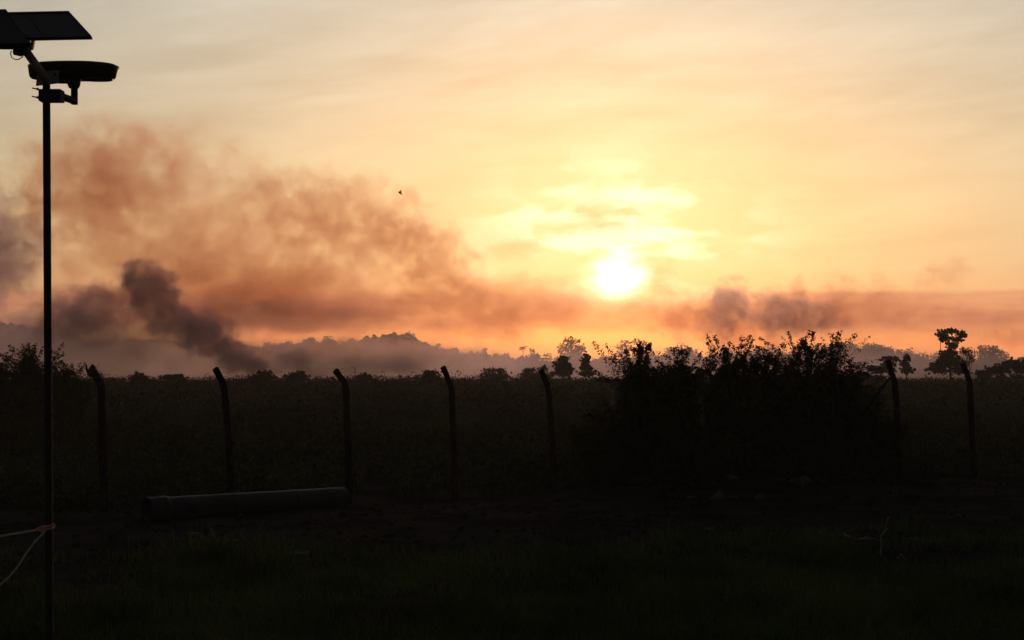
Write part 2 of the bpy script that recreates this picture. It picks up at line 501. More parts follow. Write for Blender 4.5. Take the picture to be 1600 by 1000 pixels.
def lobe_tree(name, label, cat, px, Y, lobes, leaf, seed, n_leaf=260, trunk_r=None, group=None, mat_leaf='tree', py_base=None, holes=0.0, xt=0.0):
    """tree whose crown is a set of leafy lobes (photo px, py, rx, ry at distance Y) carried by limbs from one trunk"""
    rng = np.random.default_rng(seed)
    k = Y / FPX
    x = at(px, 580, Y).x
    zb = gz(x, Y) if Y < 640 else hill_z(x, Y)
    root = empty(name, (x, Y, zb)); tag(root, label, cat, group)
    if cat == 'bush':      # leafy down to the ground
        xs = [l[0] for l in lobes]
        for a in np.linspace(min(xs) - 3, max(xs) + 3, 4): lobes = lobes + [(a, 590 + rng.uniform(-1, 2), 11, 5)]
    tops = [at(a, b, Y) for a, b, _, _ in lobes]
    hgt = max(p.z for p in tops) - zb
    r0 = trunk_r or max(0.04, hgt * 0.022)
    fork = Vector((x + xt * k, Y, zb + hgt * 0.40))
    mb = MB()
    mb.tube(curve_pts((x, Y, zb - 0.15), fork, 0.05, rng), [r0 * q for q in (1.15, 1.0, 0.92, 0.85, 0.75)], 6)
    P = []
    for (a, b, rx, ry), c in zip(lobes, tops):
        c = c + Vector((0, rng.uniform(-0.6, 0.6) * rx * k, 0))
        start = fork if c.z > fork.z else Vector((x, Y, max(zb + 0.05, c.z - ry * k * 0.6)))
        if (c - start).length > 0.02:
            mb.tube(curve_pts(start, c, 0.08, rng), [r0 * q for q in (0.55, 0.45, 0.36, 0.26, 0.14)], 5)
        s = np.array([rx * k, (rx + ry) * 0.5 * k, ry * k]) * 1.12
        m_ = max(60, int(n_leaf * (rx * ry) / 70.0 * (1 - holes)))
        q = rng.normal(size=(int(m_ * 0.42), 3)); q /= np.linalg.norm(q, axis=1)[:, None]
        P.append(np.array(c) + q * s * 0.80 * (rng.uniform(0, 1, (len(q), 1)) ** 0.5))
        sub = max(9, int(9 + rx * ry / 9))
        for _ in range(sub):
            d = rng.normal(size=3); d /= np.linalg.norm(d)
            lc = np.array(c) + d * s * rng.uniform(0.6, 1.12); lr = np.full(3, s.min()) * rng.uniform(0.14, 0.34)
            q = rng.normal(size=(max(10, int(m_ * 0.62) // sub), 3)); q /= np.linalg.norm(q, axis=1)[:, None]
            P.append(lc + q * lr * (rng.uniform(0, 1, (len(q), 1)) ** 0.5))
            mb.tube(curve_pts(c, lc, 0.1, rng, 3), [r0 * 0.16, r0 * 0.12, r0 * 0.06], 4)
    v, f = quads(np.concatenate(P), leaf, rng, 0.62)
    mb.build('trunk', M['bark'], root)
    link('crown', v, f, M[mat_leaf], root)
    return root


# far trees standing out of the forest
F = 'trees standing out of the far forest'
lobe_tree('forest_tree', 'domed hazy tree standing left of the sun above the far forest', 'tree', 893, 830, [(893, 535, 13, 8), (882, 543, 11, 7), (905, 544, 12, 7), (893, 552, 20, 8)], 0.9, 11, 420, group=F)
lobe_tree('forest_tree', 'lacy hazy tree right under the sun, left of a pair', 'tree', 976, 780, [(976, 536, 9, 5), (969, 544, 9, 6), (983, 545, 8, 6), (973, 552, 12, 6)], 0.75, 12, 300, group=F)
lobe_tree('forest_tree', 'lacy hazy tree with sky gaps, right of a pair under the sun', 'tree', 998, 775, [(994, 535, 9, 6), (1004, 539, 8, 7), (990, 545, 6, 5), (1003, 548, 7, 5)], 0.75, 13, 260, group=F)
lobe_tree('forest_tree', 'rounded grey hazy tree beside the umbrella shaped tree', 'tree', 1545, 760, [(1540, 545, 12, 6), (1552, 545, 9, 6), (1535, 552, 12, 6), (1550, 553, 12, 6)], 0.9, 14, 420, group=F)
lobe_tree('forest_tree', 'small pointed hazy tree right of the palm', 'tree', 832, 800, [(832, 549, 5, 4), (835, 555, 7, 4)], 0.7, 15, 300, group=F)
lobe_tree('forest_tree', 'small pointed hazy tree left of the palm below the hump shaped hill', 'tree', 758, 800, [(758, 547, 5, 5), (756, 553, 7, 4)], 0.7, 16, 300, group=F)
lobe_tree('forest_tree', 'small hazy tree at the foot of the hump shaped hill', 'tree', 684, 800, [(684, 541, 5, 5), (680, 548, 8, 5)], 0.7, 17, 300, group=F)


def palm():
    rng = np.random.default_rng(21)
    Y = 700; k = Y / FPX
    x = at(818, 580, Y).x; zb = gz(x, Y) if Y < 640 else hill_z(x, Y)
    root = empty('palm_tree', (x, Y, zb)); tag(root, 'lone hazy palm with drooping fronds above the far forest', 'palm tree')
    top = at(817, 543, Y)
    MB().tube(curve_pts((x, Y, zb), top, 0.03, rng), [0.28, 0.24, 0.22, 0.2, 0.2], 6).build('trunk', M['bark'], root)
    for i in range(13):
        th = 2 * math.pi * i / 13 + rng.uniform(-.2, .2); L = rng.uniform(1.9, 2.8); rise = rng.uniform(0.1, 1.5)
        pts = []
        for t in np.linspace(0, 1, 6):
            pts.append(Vector(top) + Vector((math.cos(th) * L * t, math.sin(th) * L * t, rise * t * 1.6 - 2.1 * t * t)))
        mb = MB().tube(pts, [0.07, 0.06, 0.05, 0.05, 0.04, 0.02], 4)
        for j, p in enumerate(pts[1:], 1):
            t = (pts[j] - pts[j - 1]).normalized(); sd = t.cross(Vector((0, 0, 1))).normalized()
            for s in (-1, 1):
                for o_ in (0.0, 0.5):
                    b0 = pts[j - 1].lerp(p, o_); tipp = b0 + sd * s * 0.75 + t * 0.35 + Vector((0, 0, -0.35))
                    mb.raw([b0 - t * 0.12, b0 + t * 0.12, tipp], [(0, 1, 2)])
        mb.build('frond', M['tree'], root)


palm()

# dark trees and bushes on the near crest of the field
Fm = 'dark trees along the end of the field'
lobe_tree('field_tree', 'dark round tree, left of two at the field end below the sun', 'tree', 880, 150, [(880, 562, 9, 7), (874, 570, 10, 8), (887, 573, 9, 8), (880, 582, 18, 8)], 0.172, 31, 988, group=Fm)
lobe_tree('field_tree', 'dark slender tree, right of two at the field end below the sun', 'tree', 915, 150, [(917, 557, 6, 6), (914, 566, 8, 8), (916, 576, 11, 8), (916, 584, 17, 5)], 0.172, 32, 988, group=Fm)
lobe_tree('field_tree', 'tall umbrella shaped dark tree standing over the field end', 'tree', 1484, 130,
          [(1471, 522, 11, 6), (1486, 517, 12, 5), (1500, 523, 11, 6), (1478, 529, 12, 6), (1496, 531, 9, 5), (1488, 540, 9, 6), (1483, 552, 14, 8), (1476, 563, 14, 9), (1490, 565, 15, 10), (1468, 575, 16, 10), (1500, 578, 14, 8)], 0.158, 33, 817, group=Fm)
lobe_tree('field_tree', 'small lacy dark tree beside the umbrella shaped tree', 'tree', 1513, 130, [(1513, 551, 9, 6), (1504, 548, 6, 5), (1519, 560, 6, 6), (1510, 567, 8, 5)], 0.132, 34, 437, group=Fm)
lobe_tree('field_tree', 'dark flat topped small tree behind the braced fence post', 'tree', 1392, 130, [(1388, 560, 12, 4), (1399, 561, 6, 5), (1390, 569, 12, 6), (1380, 576, 22, 6)], 0.158, 35, 912, group=Fm)
lobe_tree('field_tree', 'dark narrow small tree just right of the braced fence post', 'tree', 1416, 130, [(1416, 559, 6, 6), (1414, 568, 8, 8), (1417, 578, 12, 6)], 0.158, 36, 912, group=Fm)
lobe_tree('field_bush', 'low dark bush at the field end by the picture edge, right of all', 'bush', 1578, 130, [(1578, 569, 16, 8), (1595, 575, 16, 10), (1560, 579, 20, 8), (1540, 584, 18, 6), (1615, 578, 18, 8)], 0.172, 37, 798, group=Fm)
lobe_tree('field_bush', 'low dark bush at the field end left of the braced fence post', 'bush', 1362, 130, [(1362, 575, 8, 5), (1372, 580, 12, 5), (1345, 584, 14, 4)], 0.158, 38, 798, group=Fm)
lobe_tree('field_bush', 'wide low dark bush on the field skyline right of the fourth post', 'bush', 770, 150, [(766, 579, 14, 4), (782, 579, 9, 4), (772, 585, 26, 5)], 0.158, 39, 798, group=Fm)
lobe_tree('field_bush', 'low dark bush on the field skyline at the fifth post', 'bush', 838, 150, [(848, 577, 10, 5), (826, 579, 12, 5), (838, 585, 28, 5)], 0.158, 40, 798, group=Fm)
lobe_tree('field_bush', 'low dark bush on the skyline just left of the fourth post', 'bush', 672, 120, [(674, 582, 14, 4), (668, 588, 24, 5)], 0.145, 41, 798, group=Fm)
lobe_tree('field_bush', 'low dark bush on the skyline between second and third post, near the third', 'bush', 466, 120, [(468, 583, 10, 4), (460, 588, 22, 5)], 0.145, 42, 798, group=Fm)
lobe_tree('field_bush', 'low dark bush on the skyline between second and third post, near the second', 'bush', 415, 120, [(417, 582, 10, 3), (406, 583, 6, 3), (412, 588, 22, 4)], 0.145, 43, 798, group=Fm)
lobe_tree('field_bush', 'low dark bush on the skyline left of the second post', 'bush', 277, 120, [(280, 587, 8, 3), (265, 590, 14, 4)], 0.145, 44, 798, group=Fm)
lobe_tree('field_bush', 'small square dark stump of a bush right of the first post', 'bush', 217, 100, [(214, 584, 4, 4), (221, 585, 4, 3), (217, 591, 6, 5)], 0.106, 45, 798, group=Fm)
lobe_tree('field_bush', 'small pointed dark bush on the skyline right of the third post', 'bush', 570, 120, [(570, 584, 3, 3), (566, 589, 12, 4)], 0.132, 46, 798, group=Fm)


def shrub(name, label, px, ytop, half, Y, seed, leaf=0.062, stems=9, n_leaf=10000, group=None, bare=0.0, py_base=None):
    """many-stemmed shrub: arching stems, side twigs and leaves set along the twigs, down to the ground"""
    rng = np.random.default_rng(seed)
    k = Y / FPX
    x = at(px, 580, Y).x; zb = gz(x, Y)
    H = at(px, ytop, Y).z - zb; R = half * 1.05 * k
    root = empty(name, (x, Y, zb)); tag(root, label, 'shrub', group)
    mb = MB(); anchors = []; tips = []
    for s in range(stems):
        th = 2 * math.pi * s / stems + rng.uniform(-0.5, 0.5)
        out = R * rng.uniform(0.15, 1.0); hh = H * (rng.uniform(0.80, 1.0) if s else 1.0) * (1 - 0.30 * (out / R) ** 2)
        p0 = Vector((x + math.cos(th) * 0.12, Y + math.sin(th) * 0.12, zb - 0.1))
        end = Vector((x + math.cos(th) * out, Y + math.sin(th) * out * 0.8, zb + hh))
        pts = [p0]
        for t in np.linspace(0.14, 1, 8):
            e = t ** 1.35
            pts.append(Vector((p0.x + (end.x - p0.x) * e, p0.y + (end.y - p0.y) * e, p0.z + (end.z - p0.z) * t)) + Vector(rng.normal(size=3)) * 0.03 * H * t * (1 - t * 0.6))
        r0 = 0.022 * rng.uniform(0.7, 1.3)
        mb.tube(pts, [r0 * (1 - 0.88 * i / 8) for i in range(9)], 5)
        for j in range(2, 9):
            for _ in range(3 if j < 6 else 5):
                b0 = pts[j - 1].lerp(pts[j], rng.uniform(0, 1))
                ax = (pts[j] - pts[j - 1]).normalized()
                d = (Vector(rng.normal(size=3)) + ax * 0.9); d.z = d.z * 0.6 + 0.25; d.normalize()
                L = R * rng.uniform(0.25, 0.60)
                q = [b0, b0 + d * L * 0.5 + Vector((0, 0, 0.02)), b0 + d * L + Vector((0, 0, -0.06 * L))]
                if q[2].z > zb + H: q[2].z = zb + H - rng.uniform(0, .1)
                mb.tube(q, [r0 * 0.35, r0 * 0.25, r0 * 0.1], 4, False)
                anchors.append(q)
        tips.append([pts[-3], pts[-2], pts[-1]])
    sprays = []
    for s in range(int(24 * (1 - bare))):
        th = rng.uniform(-1.25, 1.25); z0 = zb + H * rng.uniform(0.50, 0.72)
        b0 = Vector((x + R * rng.uniform(-.45, .45), Y + R * rng.uniform(-.4, .4), z0))
        Ls = (zb + H - z0) * rng.uniform(0.70, 1.25) * (1.0 if abs(th) < .6 else 0.9)
        e = b0 + Vector((math.sin(th) * Ls * 1.15, rng.uniform(-.3, .3) * Ls, math.cos(th) * Ls))
        mid = b0.lerp(e, .5) + Vector((-0.08 * math.sin(th), 0, 0.10)) * Ls
        e.z -= 0.10 * abs(th) * Ls
        e.z = min(e.z, zb + H)
        mb.tube([b0, mid, e], [0.009, 0.006, 0.003], 4, False); sprays.append([b0, mid, e])
    P = []
    for q in sprays:
        n_ = int(n_leaf * 0.017)
        t = rng.uniform(0.0, 1.05, n_)
        a, b, c = (np.array(z_) for z_ in q)
        P.append(((1 - t) ** 2)[:, None] * a + (2 * t * (1 - t))[:, None] * b + (t * t)[:, None] * c + np.clip(rng.normal(size=(n_, 3)), -1.4, 1.4) * (leaf * (1.15 - 0.75 * np.clip(t, 0, 1)))[:, None])
    al = anchors + tips * 3
    per = max(8, int(n_leaf * (1 - bare) / len(al)))
    for q in al:
        t = rng.uniform(0.05, 1.08, per)
        a, b, c = (np.array(z_) for z_ in q)
        pts_ = ((1 - t) ** 2)[:, None] * a + (2 * t * (1 - t))[:, None] * b + (t * t)[:, None] * c
        P.append(pts_ + np.clip(rng.normal(size=(per, 3)), -1.3, 1.3) * (leaf * 0.55))
    P = np.concatenate(P)
    low = rng.normal(size=(int(n_leaf * 0.6), 3)) * np.array([R * 0.55, R * 0.5, 0]) + np.array([x, Y, zb])
    rr = np.clip(np.hypot((low[:, 0] - x) / R, (low[:, 1] - Y) / R), 0, 1.2)
    low[:, 2] += rng.uniform(0.0, 1.0, len(low)) * H * np.maximum(0.12, 0.76 * (1 - 0.60 * rr ** 2))
    P = np.concatenate([P, low])
    v, f = quads(P, leaf, rng, 0.42)
    mb.build('stems', M['bark'], root)
    link('crown', v, f, M['shrub'], root)
    return root


S = 'shrubs of the thicket along the fence'
shrub('shrub', 'feathery dark shrub at the thicket end below the sun', 998, 538, 36, 28.2, 51, group=S, n_leaf=11000)
shrub('shrub', 'dark shrub between the two lowest dips of the thicket top', 1066, 546, 30, 28.6, 52, group=S, n_leaf=8000)
shrub('shrub', 'dark leafy shrub with fan shaped top below the mauve smoke puff', 1134, 527, 33, 28.8, 53, group=S, n_leaf=11000)
shrub('shrub', 'dark shrub between the fan shaped one and the tallest', 1190, 539, 30, 29.4, 54, group=S, n_leaf=8000)
shrub('shrub', 'tallest dark shrub of the thicket with leaning top', 1258, 520, 38, 29.4, 55, group=S, n_leaf=12000)
shrub('shrub', 'thin dark shrub with bare upright twigs at the thicket end away from the sun', 1302, 524, 20, 29.8, 56, group=S, stems=8, n_leaf=2600)
shrub('shrub', 'low dark shrub filling the foot of the thicket left of its middle', 1040, 576, 74, 28.6, 57, group=S, n_leaf=14000, stems=11)
shrub('shrub', 'low dark shrub filling the foot of the thicket right of its middle', 1165, 568, 80, 29.0, 58, group=S, n_leaf=15000, stems=11)
shrub('shrub', 'low dark shrub at the thicket foot under the tallest shrub', 1262, 572, 66, 29.2, 59, group=S, n_leaf=13000, stems=11)
shrub('shrub', 'lowest dark shrub trailing off towards the umbrella shaped tree', 1326, 570, 28, 31.0, 60, group=S, n_leaf=4500, stems=7)
shrub('shrub', 'low ragged dark shrub on the sunward edge of the thicket', 962, 622, 42, 27.8, 64, group=S, n_leaf=5000)
shrub('shrub', 'knee high dark shrub trailing from the thicket to the fifth post', 925, 662, 38, 27.6, 65, group=S, n_leaf=3800)
shrub('shrub', 'waist high dark shrub sloping down from the thicket towards the braced post', 1348, 612, 34, 30.2, 66, group=S, n_leaf=5000)
shrub('shrub', 'knee high dark shrub at the foot of the braced post', 1382, 655, 30, 30.4, 67, group=S, n_leaf=3800)
shrub('shrub', 'tall spiky dark shrub behind the lamp pole', 46, 540, 40, 46, 61, leaf=0.095, n_leaf=6500)
shrub('shrub', 'dark shrub at the picture edge left of the lamp pole', -6, 556, 36, 46, 62, leaf=0.095, n_leaf=5000)
shrub('shrub', 'flat topped dark shrub between the lamp pole and the first post', 106, 570, 30, 46, 63, leaf=0.095, n_leaf=5000)
# ------------------------------------------------------------------ weeds beyond the fence, grass on this side
def field_weeds():
    rng = np.random.default_rng(71)
    Pl, Pb, Lb = [], [], []
    # near belt
    pts = []
    while len(pts) < 2300:
        y = rng.uniform(22, 64); x = rng.uniform(-1, 1) * (0.40 * y + 4)
        fy = fence_y(max(min(x, 14.0), -14.0))
        if y < fy + (0.15 if x < 0.5 else 0.6): continue
        pts.append((x, y))
    for x, y in pts:
        z = gz(x, y); hgt = 0.35 + 0.75 * max(0, min(1, 0.5 + 1.1 * vnoise(x, y, 0.22, 9.0))) + rng.uniform(-0.1, 0.2)
        hgt *= 0.75 + 0.25 * min(1, (y - 24) / 10)
        n = 46
        q = rng.normal(size=(n, 3)) * np.array([0.26, 0.26, 0]); q[:, 2] = rng.uniform(0.05, 1.0, n) ** 0.8 * hgt * np.exp(-(q[:, 0] ** 2 + q[:, 1] ** 2) / 0.35)
        Pl.append(q + np.array([x, y, z]))
        nb = 12
        b = rng.normal(size=(nb, 3)) * np.array([0.22, 0.22, 0]); Pb.append(b + np.array([x, y, z])); Lb.append(rng.uniform(0.5, 1.25, nb) * hgt)
    v1, f1 = quads(np.concatenate(Pl), 0.11, rng, 0.45, 0.3)
    v2, f2 = blades(np.concatenate(Pb), np.concatenate(Lb), 0.016, rng, 0.55)
    # far belt
    P = []
    for i in range(5200):
        y = 60 + 115 * rng.uniform(0, 1) ** 0.8; x = rng.uniform(-1, 1) * (0.40 * y + 8)
        z = gz(x, y); hgt = 0.45 + 0.55 * max(0, min(1, 0.5 + vnoise(x, y, 0.11, 2.0))) + rng.exponential(0.16)
        n = 26
        q = rng.normal(size=(n, 3)) * np.array([0.55, 0.55, 0]); q[:, 2] = rng.uniform(0.0, 1.0, n) * hgt
        P.append(q + np.array([x, y, z]))
    v3, f3 = quads(np.concatenate(P), 0.24, rng, 0.5, 0.6)
    v, f = join([(v1, tri(f1)), (v2, f2), (v3, tri(f3))])
    o = link('field_weeds', v, f, M['weed'])
    tag(o, 'dark tangle of weeds and creepers filling the field beyond the fence', 'weeds', kind='stuff')


field_weeds()


def cover(x, y):
    """how much grass grows at a spot this side of the fence"""
    c = 0.42 + 1.25 * vnoise(x, y, 0.45, 12.0) + 0.75 * vnoise(x, y, 1.5, 3.0)
    edge = 19.6 if x < -0.5 else (19.0 if x < 2 else 20.3)
    c += (edge - y) * (0.5 if y > edge - 1 else 0.10) + (0.35 if y < edge - 1 else 0)
    if x < -3.2: c -= 0.45 * min(1, (-3.2 - x) / 1.5)
    if y > edge + 2.2: c -= 0.3
    return max(0.0, min(1.0, c))


def foreground_grass():
    rng = np.random.default_rng(81)
    P, Ls = [], []
    for i in range(150000):
        y = 9.5 + 14.5 * rng.uniform(0, 1) ** 1.15; x = rng.uniform(-1, 1) * (0.38 * y + 1.6)
        if y > fence_y(x) - 0.3: continue
        c = cover(x, y)
        if rng.uniform() > c * c: continue
        P.append((x, y, gz(x, y) - 0.01)); Ls.append((0.035 + 0.12 * c + 0.30 * max(0, vnoise(x, y, 1.1, 7.0)) * c) * rng.uniform(0.45, 1.5))
    P = np.array(P); Ls = np.array(Ls)
    dry = rng.uniform(size=len(P)) < 0.10
    v, f = blades(P[~dry], Ls[~dry], 0.010, rng, 0.75)
    tag(link('grass', v, f, M['grass']), 'short green grass covering the near ground', 'grass', kind='stuff')
    v, f = blades(P[dry], Ls[dry] * 1.2, 0.009, rng, 0.8)
    tag(link('dry_grass', v, f, M['dry']), 'dry pale blades scattered through the near grass', 'grass', kind='stuff')


foreground_grass()


def clods():
    rng = np.random.default_rng(85)
    bm = bmesh.new(); bmesh.ops.create_icosphere(bm, subdivisions=1, radius=1.0)
    bv = np.array([v.co[:] for v in bm.verts]); bf = np.array([[v.index for v in f.verts] for f in bm.faces]); bm.free()
    parts = []
    for i in range(5200):
        y = rng.uniform(17.5, 31); x = rng.uniform(-1, 1) * (0.38 * y + 1.5)
        fy = fence_y(x)
        if y > fy + 0.3 or rng.uniform() > 0.25 + 0.75 * max(0, 0.4 + 1.3 * vnoise(x, y, 0.6, 4.0)) + (0.5 if x > .5 and y > fy - 1.8 else 0): continue
        s = 0.012 + rng.exponential(0.014); s = min(s, 0.09)
        v = bv * (1 + rng.normal(size=(len(bv), 1)) * 0.18) * np.array([1.2, 1.0, 0.75]) * s
        th = rng.uniform(0, 6.28); c, sn = math.cos(th), math.sin(th)
        v = v @ np.array([[c, sn, 0], [-sn, c, 0], [0, 0, 1]])
        parts.append((v + np.array([x, y, gz(x, y) + s * 0.3]), bf))
    v, f = join(parts)
    tag(link('earth_clods', v, f, mat('clod', (0.040, 0.037, 0.036), (0.018, 0.017, 0.016), 2.0, 0.95, 0.0)), 'loose earth clods and gravel on the bare strip by the fence', 'gravel', kind='stuff')


clods()


def tuft(px, py, label, n, hgt, spread, seed):
    rng = np.random.default_rng(seed)
    Y = ground_y(py); p = at(px, py, Y); z = gz(p.x, Y)
    root = empty('grass_tuft', (p.x, Y, z)); tag(root, label, 'grass tuft')
    q = rng.normal(size=(n, 3)) * np.array([spread, spread * 0.7, 0]) + np.array([p.x, Y, z - 0.01])
    v, f = blades(q, hgt, 0.014, rng, 0.6, 4); link('blades', v, f, M['grass'], root)['kind'] = 'stuff'
    q = rng.normal(size=(n // 22, 3)) * np.array([spread * .6, spread * 0.5, 0]) + np.array([p.x, Y, z - 0.01])
    v, f = blades(q, hgt * 1.5, 0.009, rng, 0.7, 5); link('stalks', v, f, M['dry'], root)['kind'] = 'stuff'


tuft(335, 882, 'tall grass tuft in front of the dark pipe', 420, 0.42, 0.33, 91)
tuft(248, 880, 'smaller grass tuft left of the tall tuft by the pipe', 160, 0.24, 0.22, 92)
tuft(1500, 858, 'dark grass tuft right of the bleached twig', 220, 0.22, 0.35, 93)
tuft(1200, 850, 'broad low grass tuft behind the dark bent peg', 260, 0.20, 0.4, 94)

# ------------------------------------------------------------------ lamp
YL = 11.2
KL = YL / FPX


def L(px, py, dy=0.0):
    """a point of the lamp on a photo pixel's sight line, dy metres behind the pole's plane"""
    return at(px, py, YL + dy)


def ring_loft(c, rings, sides=28):
    """stack of elliptic rings (dz, rx, ry, dx) closed top and bottom"""
    vs, fs = [], []
    for dz_, rx, ry, dx_ in rings:
        for k in range(sides):
            q = 2 * math.pi * k / sides
            cx = math.copysign(abs(math.cos(q)) ** 0.75, math.cos(q)); sy = math.copysign(abs(math.sin(q)) ** 0.85, math.sin(q))
            vs.append((c[0] + dx_ + rx * cx, c[1] + ry * sy, c[2] + dz_))
    for i in range(len(rings) - 1):
        for k in range(sides):
            k2 = (k + 1) % sides
            fs.append((i * sides + k, i * sides + k2, (i + 1) * sides + k2, (i + 1) * sides + k))
    fs.append(tuple(range(sides))[::-1]); fs.append(tuple((len(rings) - 1) * sides + k for k in range(sides)))
    return vs, fs


def lamp():
    foot = at(77.6, 1052, YL); foot.z = gz(foot.x, YL)
    root = empty('solar_street_lamp', foot)
    tag(root, 'black solar street lamp on a slim pole with tilted panels', 'street lamp')
    top = L(72.5, 128)
    pole = MB().tube([foot - Vector((0, 0, 0.2)), foot, foot.lerp(top, .5), top], 0.0300, 16).build('pole', M['paint'], root, True)
    MB().tube([foot + Vector((0, 0, -0.02)), foot + Vector((0, 0, 0.02))], 0.11, 16).build('base_plate', M['paint'], root)
    # arm leaning up to the panels
    MB().tube([L(76, 129, -.05), L(57, 103, -.05), L(38, 76, -.03)], 0.034, 14).build('arm', M['galv'], root, True)
    plate = MB().slab(L(56, 134, -.010), L(90, 130) - L(56, 134), L(58, 113) - L(56, 134), (0, 0.012, 0)).build('mounting_plate', M['galv'], root)
    MB().tube([L(86, 116, -.018), L(86, 116, .03)], 0.012, 8).build('bolt', M['paint'], plate)
    # clamp round the pole with two bolts sticking out
    MB().slab(L(60, 157, -.055), L(94, 157) - L(60, 157), L(60, 139) - L(60, 157), (0, 0.11, 0)).build('clamp', M['paint'], root)
    for py in (138.5, 151.5):
        b = MB().tube([L(50, py - 1, -.03), L(62, py + 1.5, -.03)], 0.0055, 8)
        b.tube([L(57.5, py + .4, -.03), L(60, py + .9, -.03)], 0.011, 6).build('bolt', M['galv'], root)
    HD = 0.24      # the head sits behind the pole's plane
    # bracket to the lamp head
    MB().tube([L(84, 147, .03), L(98, 151.5, .10), L(116, 157.5, HD), L(119, 158.4, HD)], 0.030, 12).build('bracket_arm', M['paint'], root, True)
    MB().tube([L(116.2, 163, HD), L(116.2, 136, HD)], 0.0275, 12).build('bracket_post', M['paint'], root, True)
    MB().tube([L(115.5, 137.5, HD), L(115.5, 133, HD), L(115.5, 124, HD)], [0.040, 0.050, 0.056], 14).build('swivel', M['paint'], root)
    # lamp head: shallow oval dish, thicker under its middle
    c = L(114.5, 112, HD)
    s = KL
    v, f = ring_loft(c, [(-11.5 * s, 63 * s, .10, -1 * s), (-11 * s, 66.5 * s, .125, -1 * s), (-8 * s, 69 * s, .145, -.5 * s), (4 * s, 71.5 * s, .165, 0.3 * s), (8.5 * s, 72.3 * s, .170, .5 * s), (11 * s, 66 * s, .150, 1 * s),
                         (13 * s, 50 * s, .115, 2 * s), (14.6 * s, 30 * s, .07, 3 * s), (15 * s, 8 * s, .02, 4 * s)], 40)
    head = link('lamp_head', v, f, M['housing'], root, True)
    v, f = ring_loft(L(101, 124.5, HD), [(-3.5 * s, 24 * s, .08, 0), (3 * s, 27 * s, .09, 0)], 24)
    link('driver_cover', v, f, M['housing'], head)
    v, f = ring_loft(L(152, 124, HD), [(-0.6 * s, 24 * s, .09, 0), (1.2 * s, 25 * s, .095, 0)], 24)
    link('light_lens', v, f, mat('dark_lens', (0.05, 0.05, 0.05), None, 20, 0.25, 0.5), head)
    # rear panel, seen from below
    o = L(8, 20.2, .30); e1 = L(107.5, 18.2, .30) - o; e2 = L(41, 60, -.06) - o
    nrm = e1.cross(e2).normalized() * 0.022
    p1 = MB().slab(o, e1, e2, nrm).build('solar_panel', M['panel'], root)
    fr = MB()
    for a, b, c_ in ((o, e1, e2 * 0.045), (o + e2 * 0.955, e1, e2 * 0.045), (o, e1 * 0.02, e2), (o + e1 * 0.98, e1 * 0.02, e2), (o + e1 * 0.30, e1 * 0.02, e2)):
        fr.slab(a - nrm * 0.35, b, c_, nrm * 0.33)
    fr.build('frame', M['frame'], p1)
    # front panel, running out of the picture, with battery box under it
    o = L(-88, 19, .02); e1 = L(9.5, 15.5, .02) - o; e2 = L(47, 68, -.32) - L(9.5, 15.5, .02)
    nrm = e1.cross(e2).normalized() * 0.024
    p2 = MB().slab(o, e1, e2, nrm).build('solar_panel', M['panel'], root)
    fr = MB()
    for a, b, c_ in ((o, e1, e2 * 0.04), (o + e2 * 0.96, e1, e2 * 0.04), (o, e1 * 0.02, e2), (o + e1 * 0.98, e1 * 0.02, e2)):
        fr.slab(a - nrm * 0.35, b, c_, nrm * 0.33)
    fr.build('frame', M['frame'], p2)
    mb = MB()
    v, f = ring_loft(L(10, 62, -.02), [(-12.5 * s, 34 * s, .07, 4 * s), (-11 * s, 36 * s, .09, 4 * s), (8 * s, 34 * s, .09, 0), (20 * s, 22 * s, .05, -8 * s)], 24)
    link('battery_box', v, f, M['housing'], root)
    MB().tube([L(41, 74, -.03), L(30, 81, -.03), L(22, 80, -.03)], [0.045, .04, .03], 10).build('tilt_joint', M['paint'], root)
    MB().slab(L(46, 78, -.05), L(51, 76) - L(46, 78), L(49, 60) - L(46, 78), (0, .03, 0)).build('hinge', M['galv'], root)
    pts = [L(18 + 0, 79, -.05), L(16.3, 84, -.05), L(18.5, 90, -.05), L(24, 93.2, -.05), L(30, 92.5, -.05), L(35, 89, -.05), L(38, 84, -.05)]
    MB().tube(pts, 0.0042, 6).build('cable', M['cable'], root)
    return root


lamp()


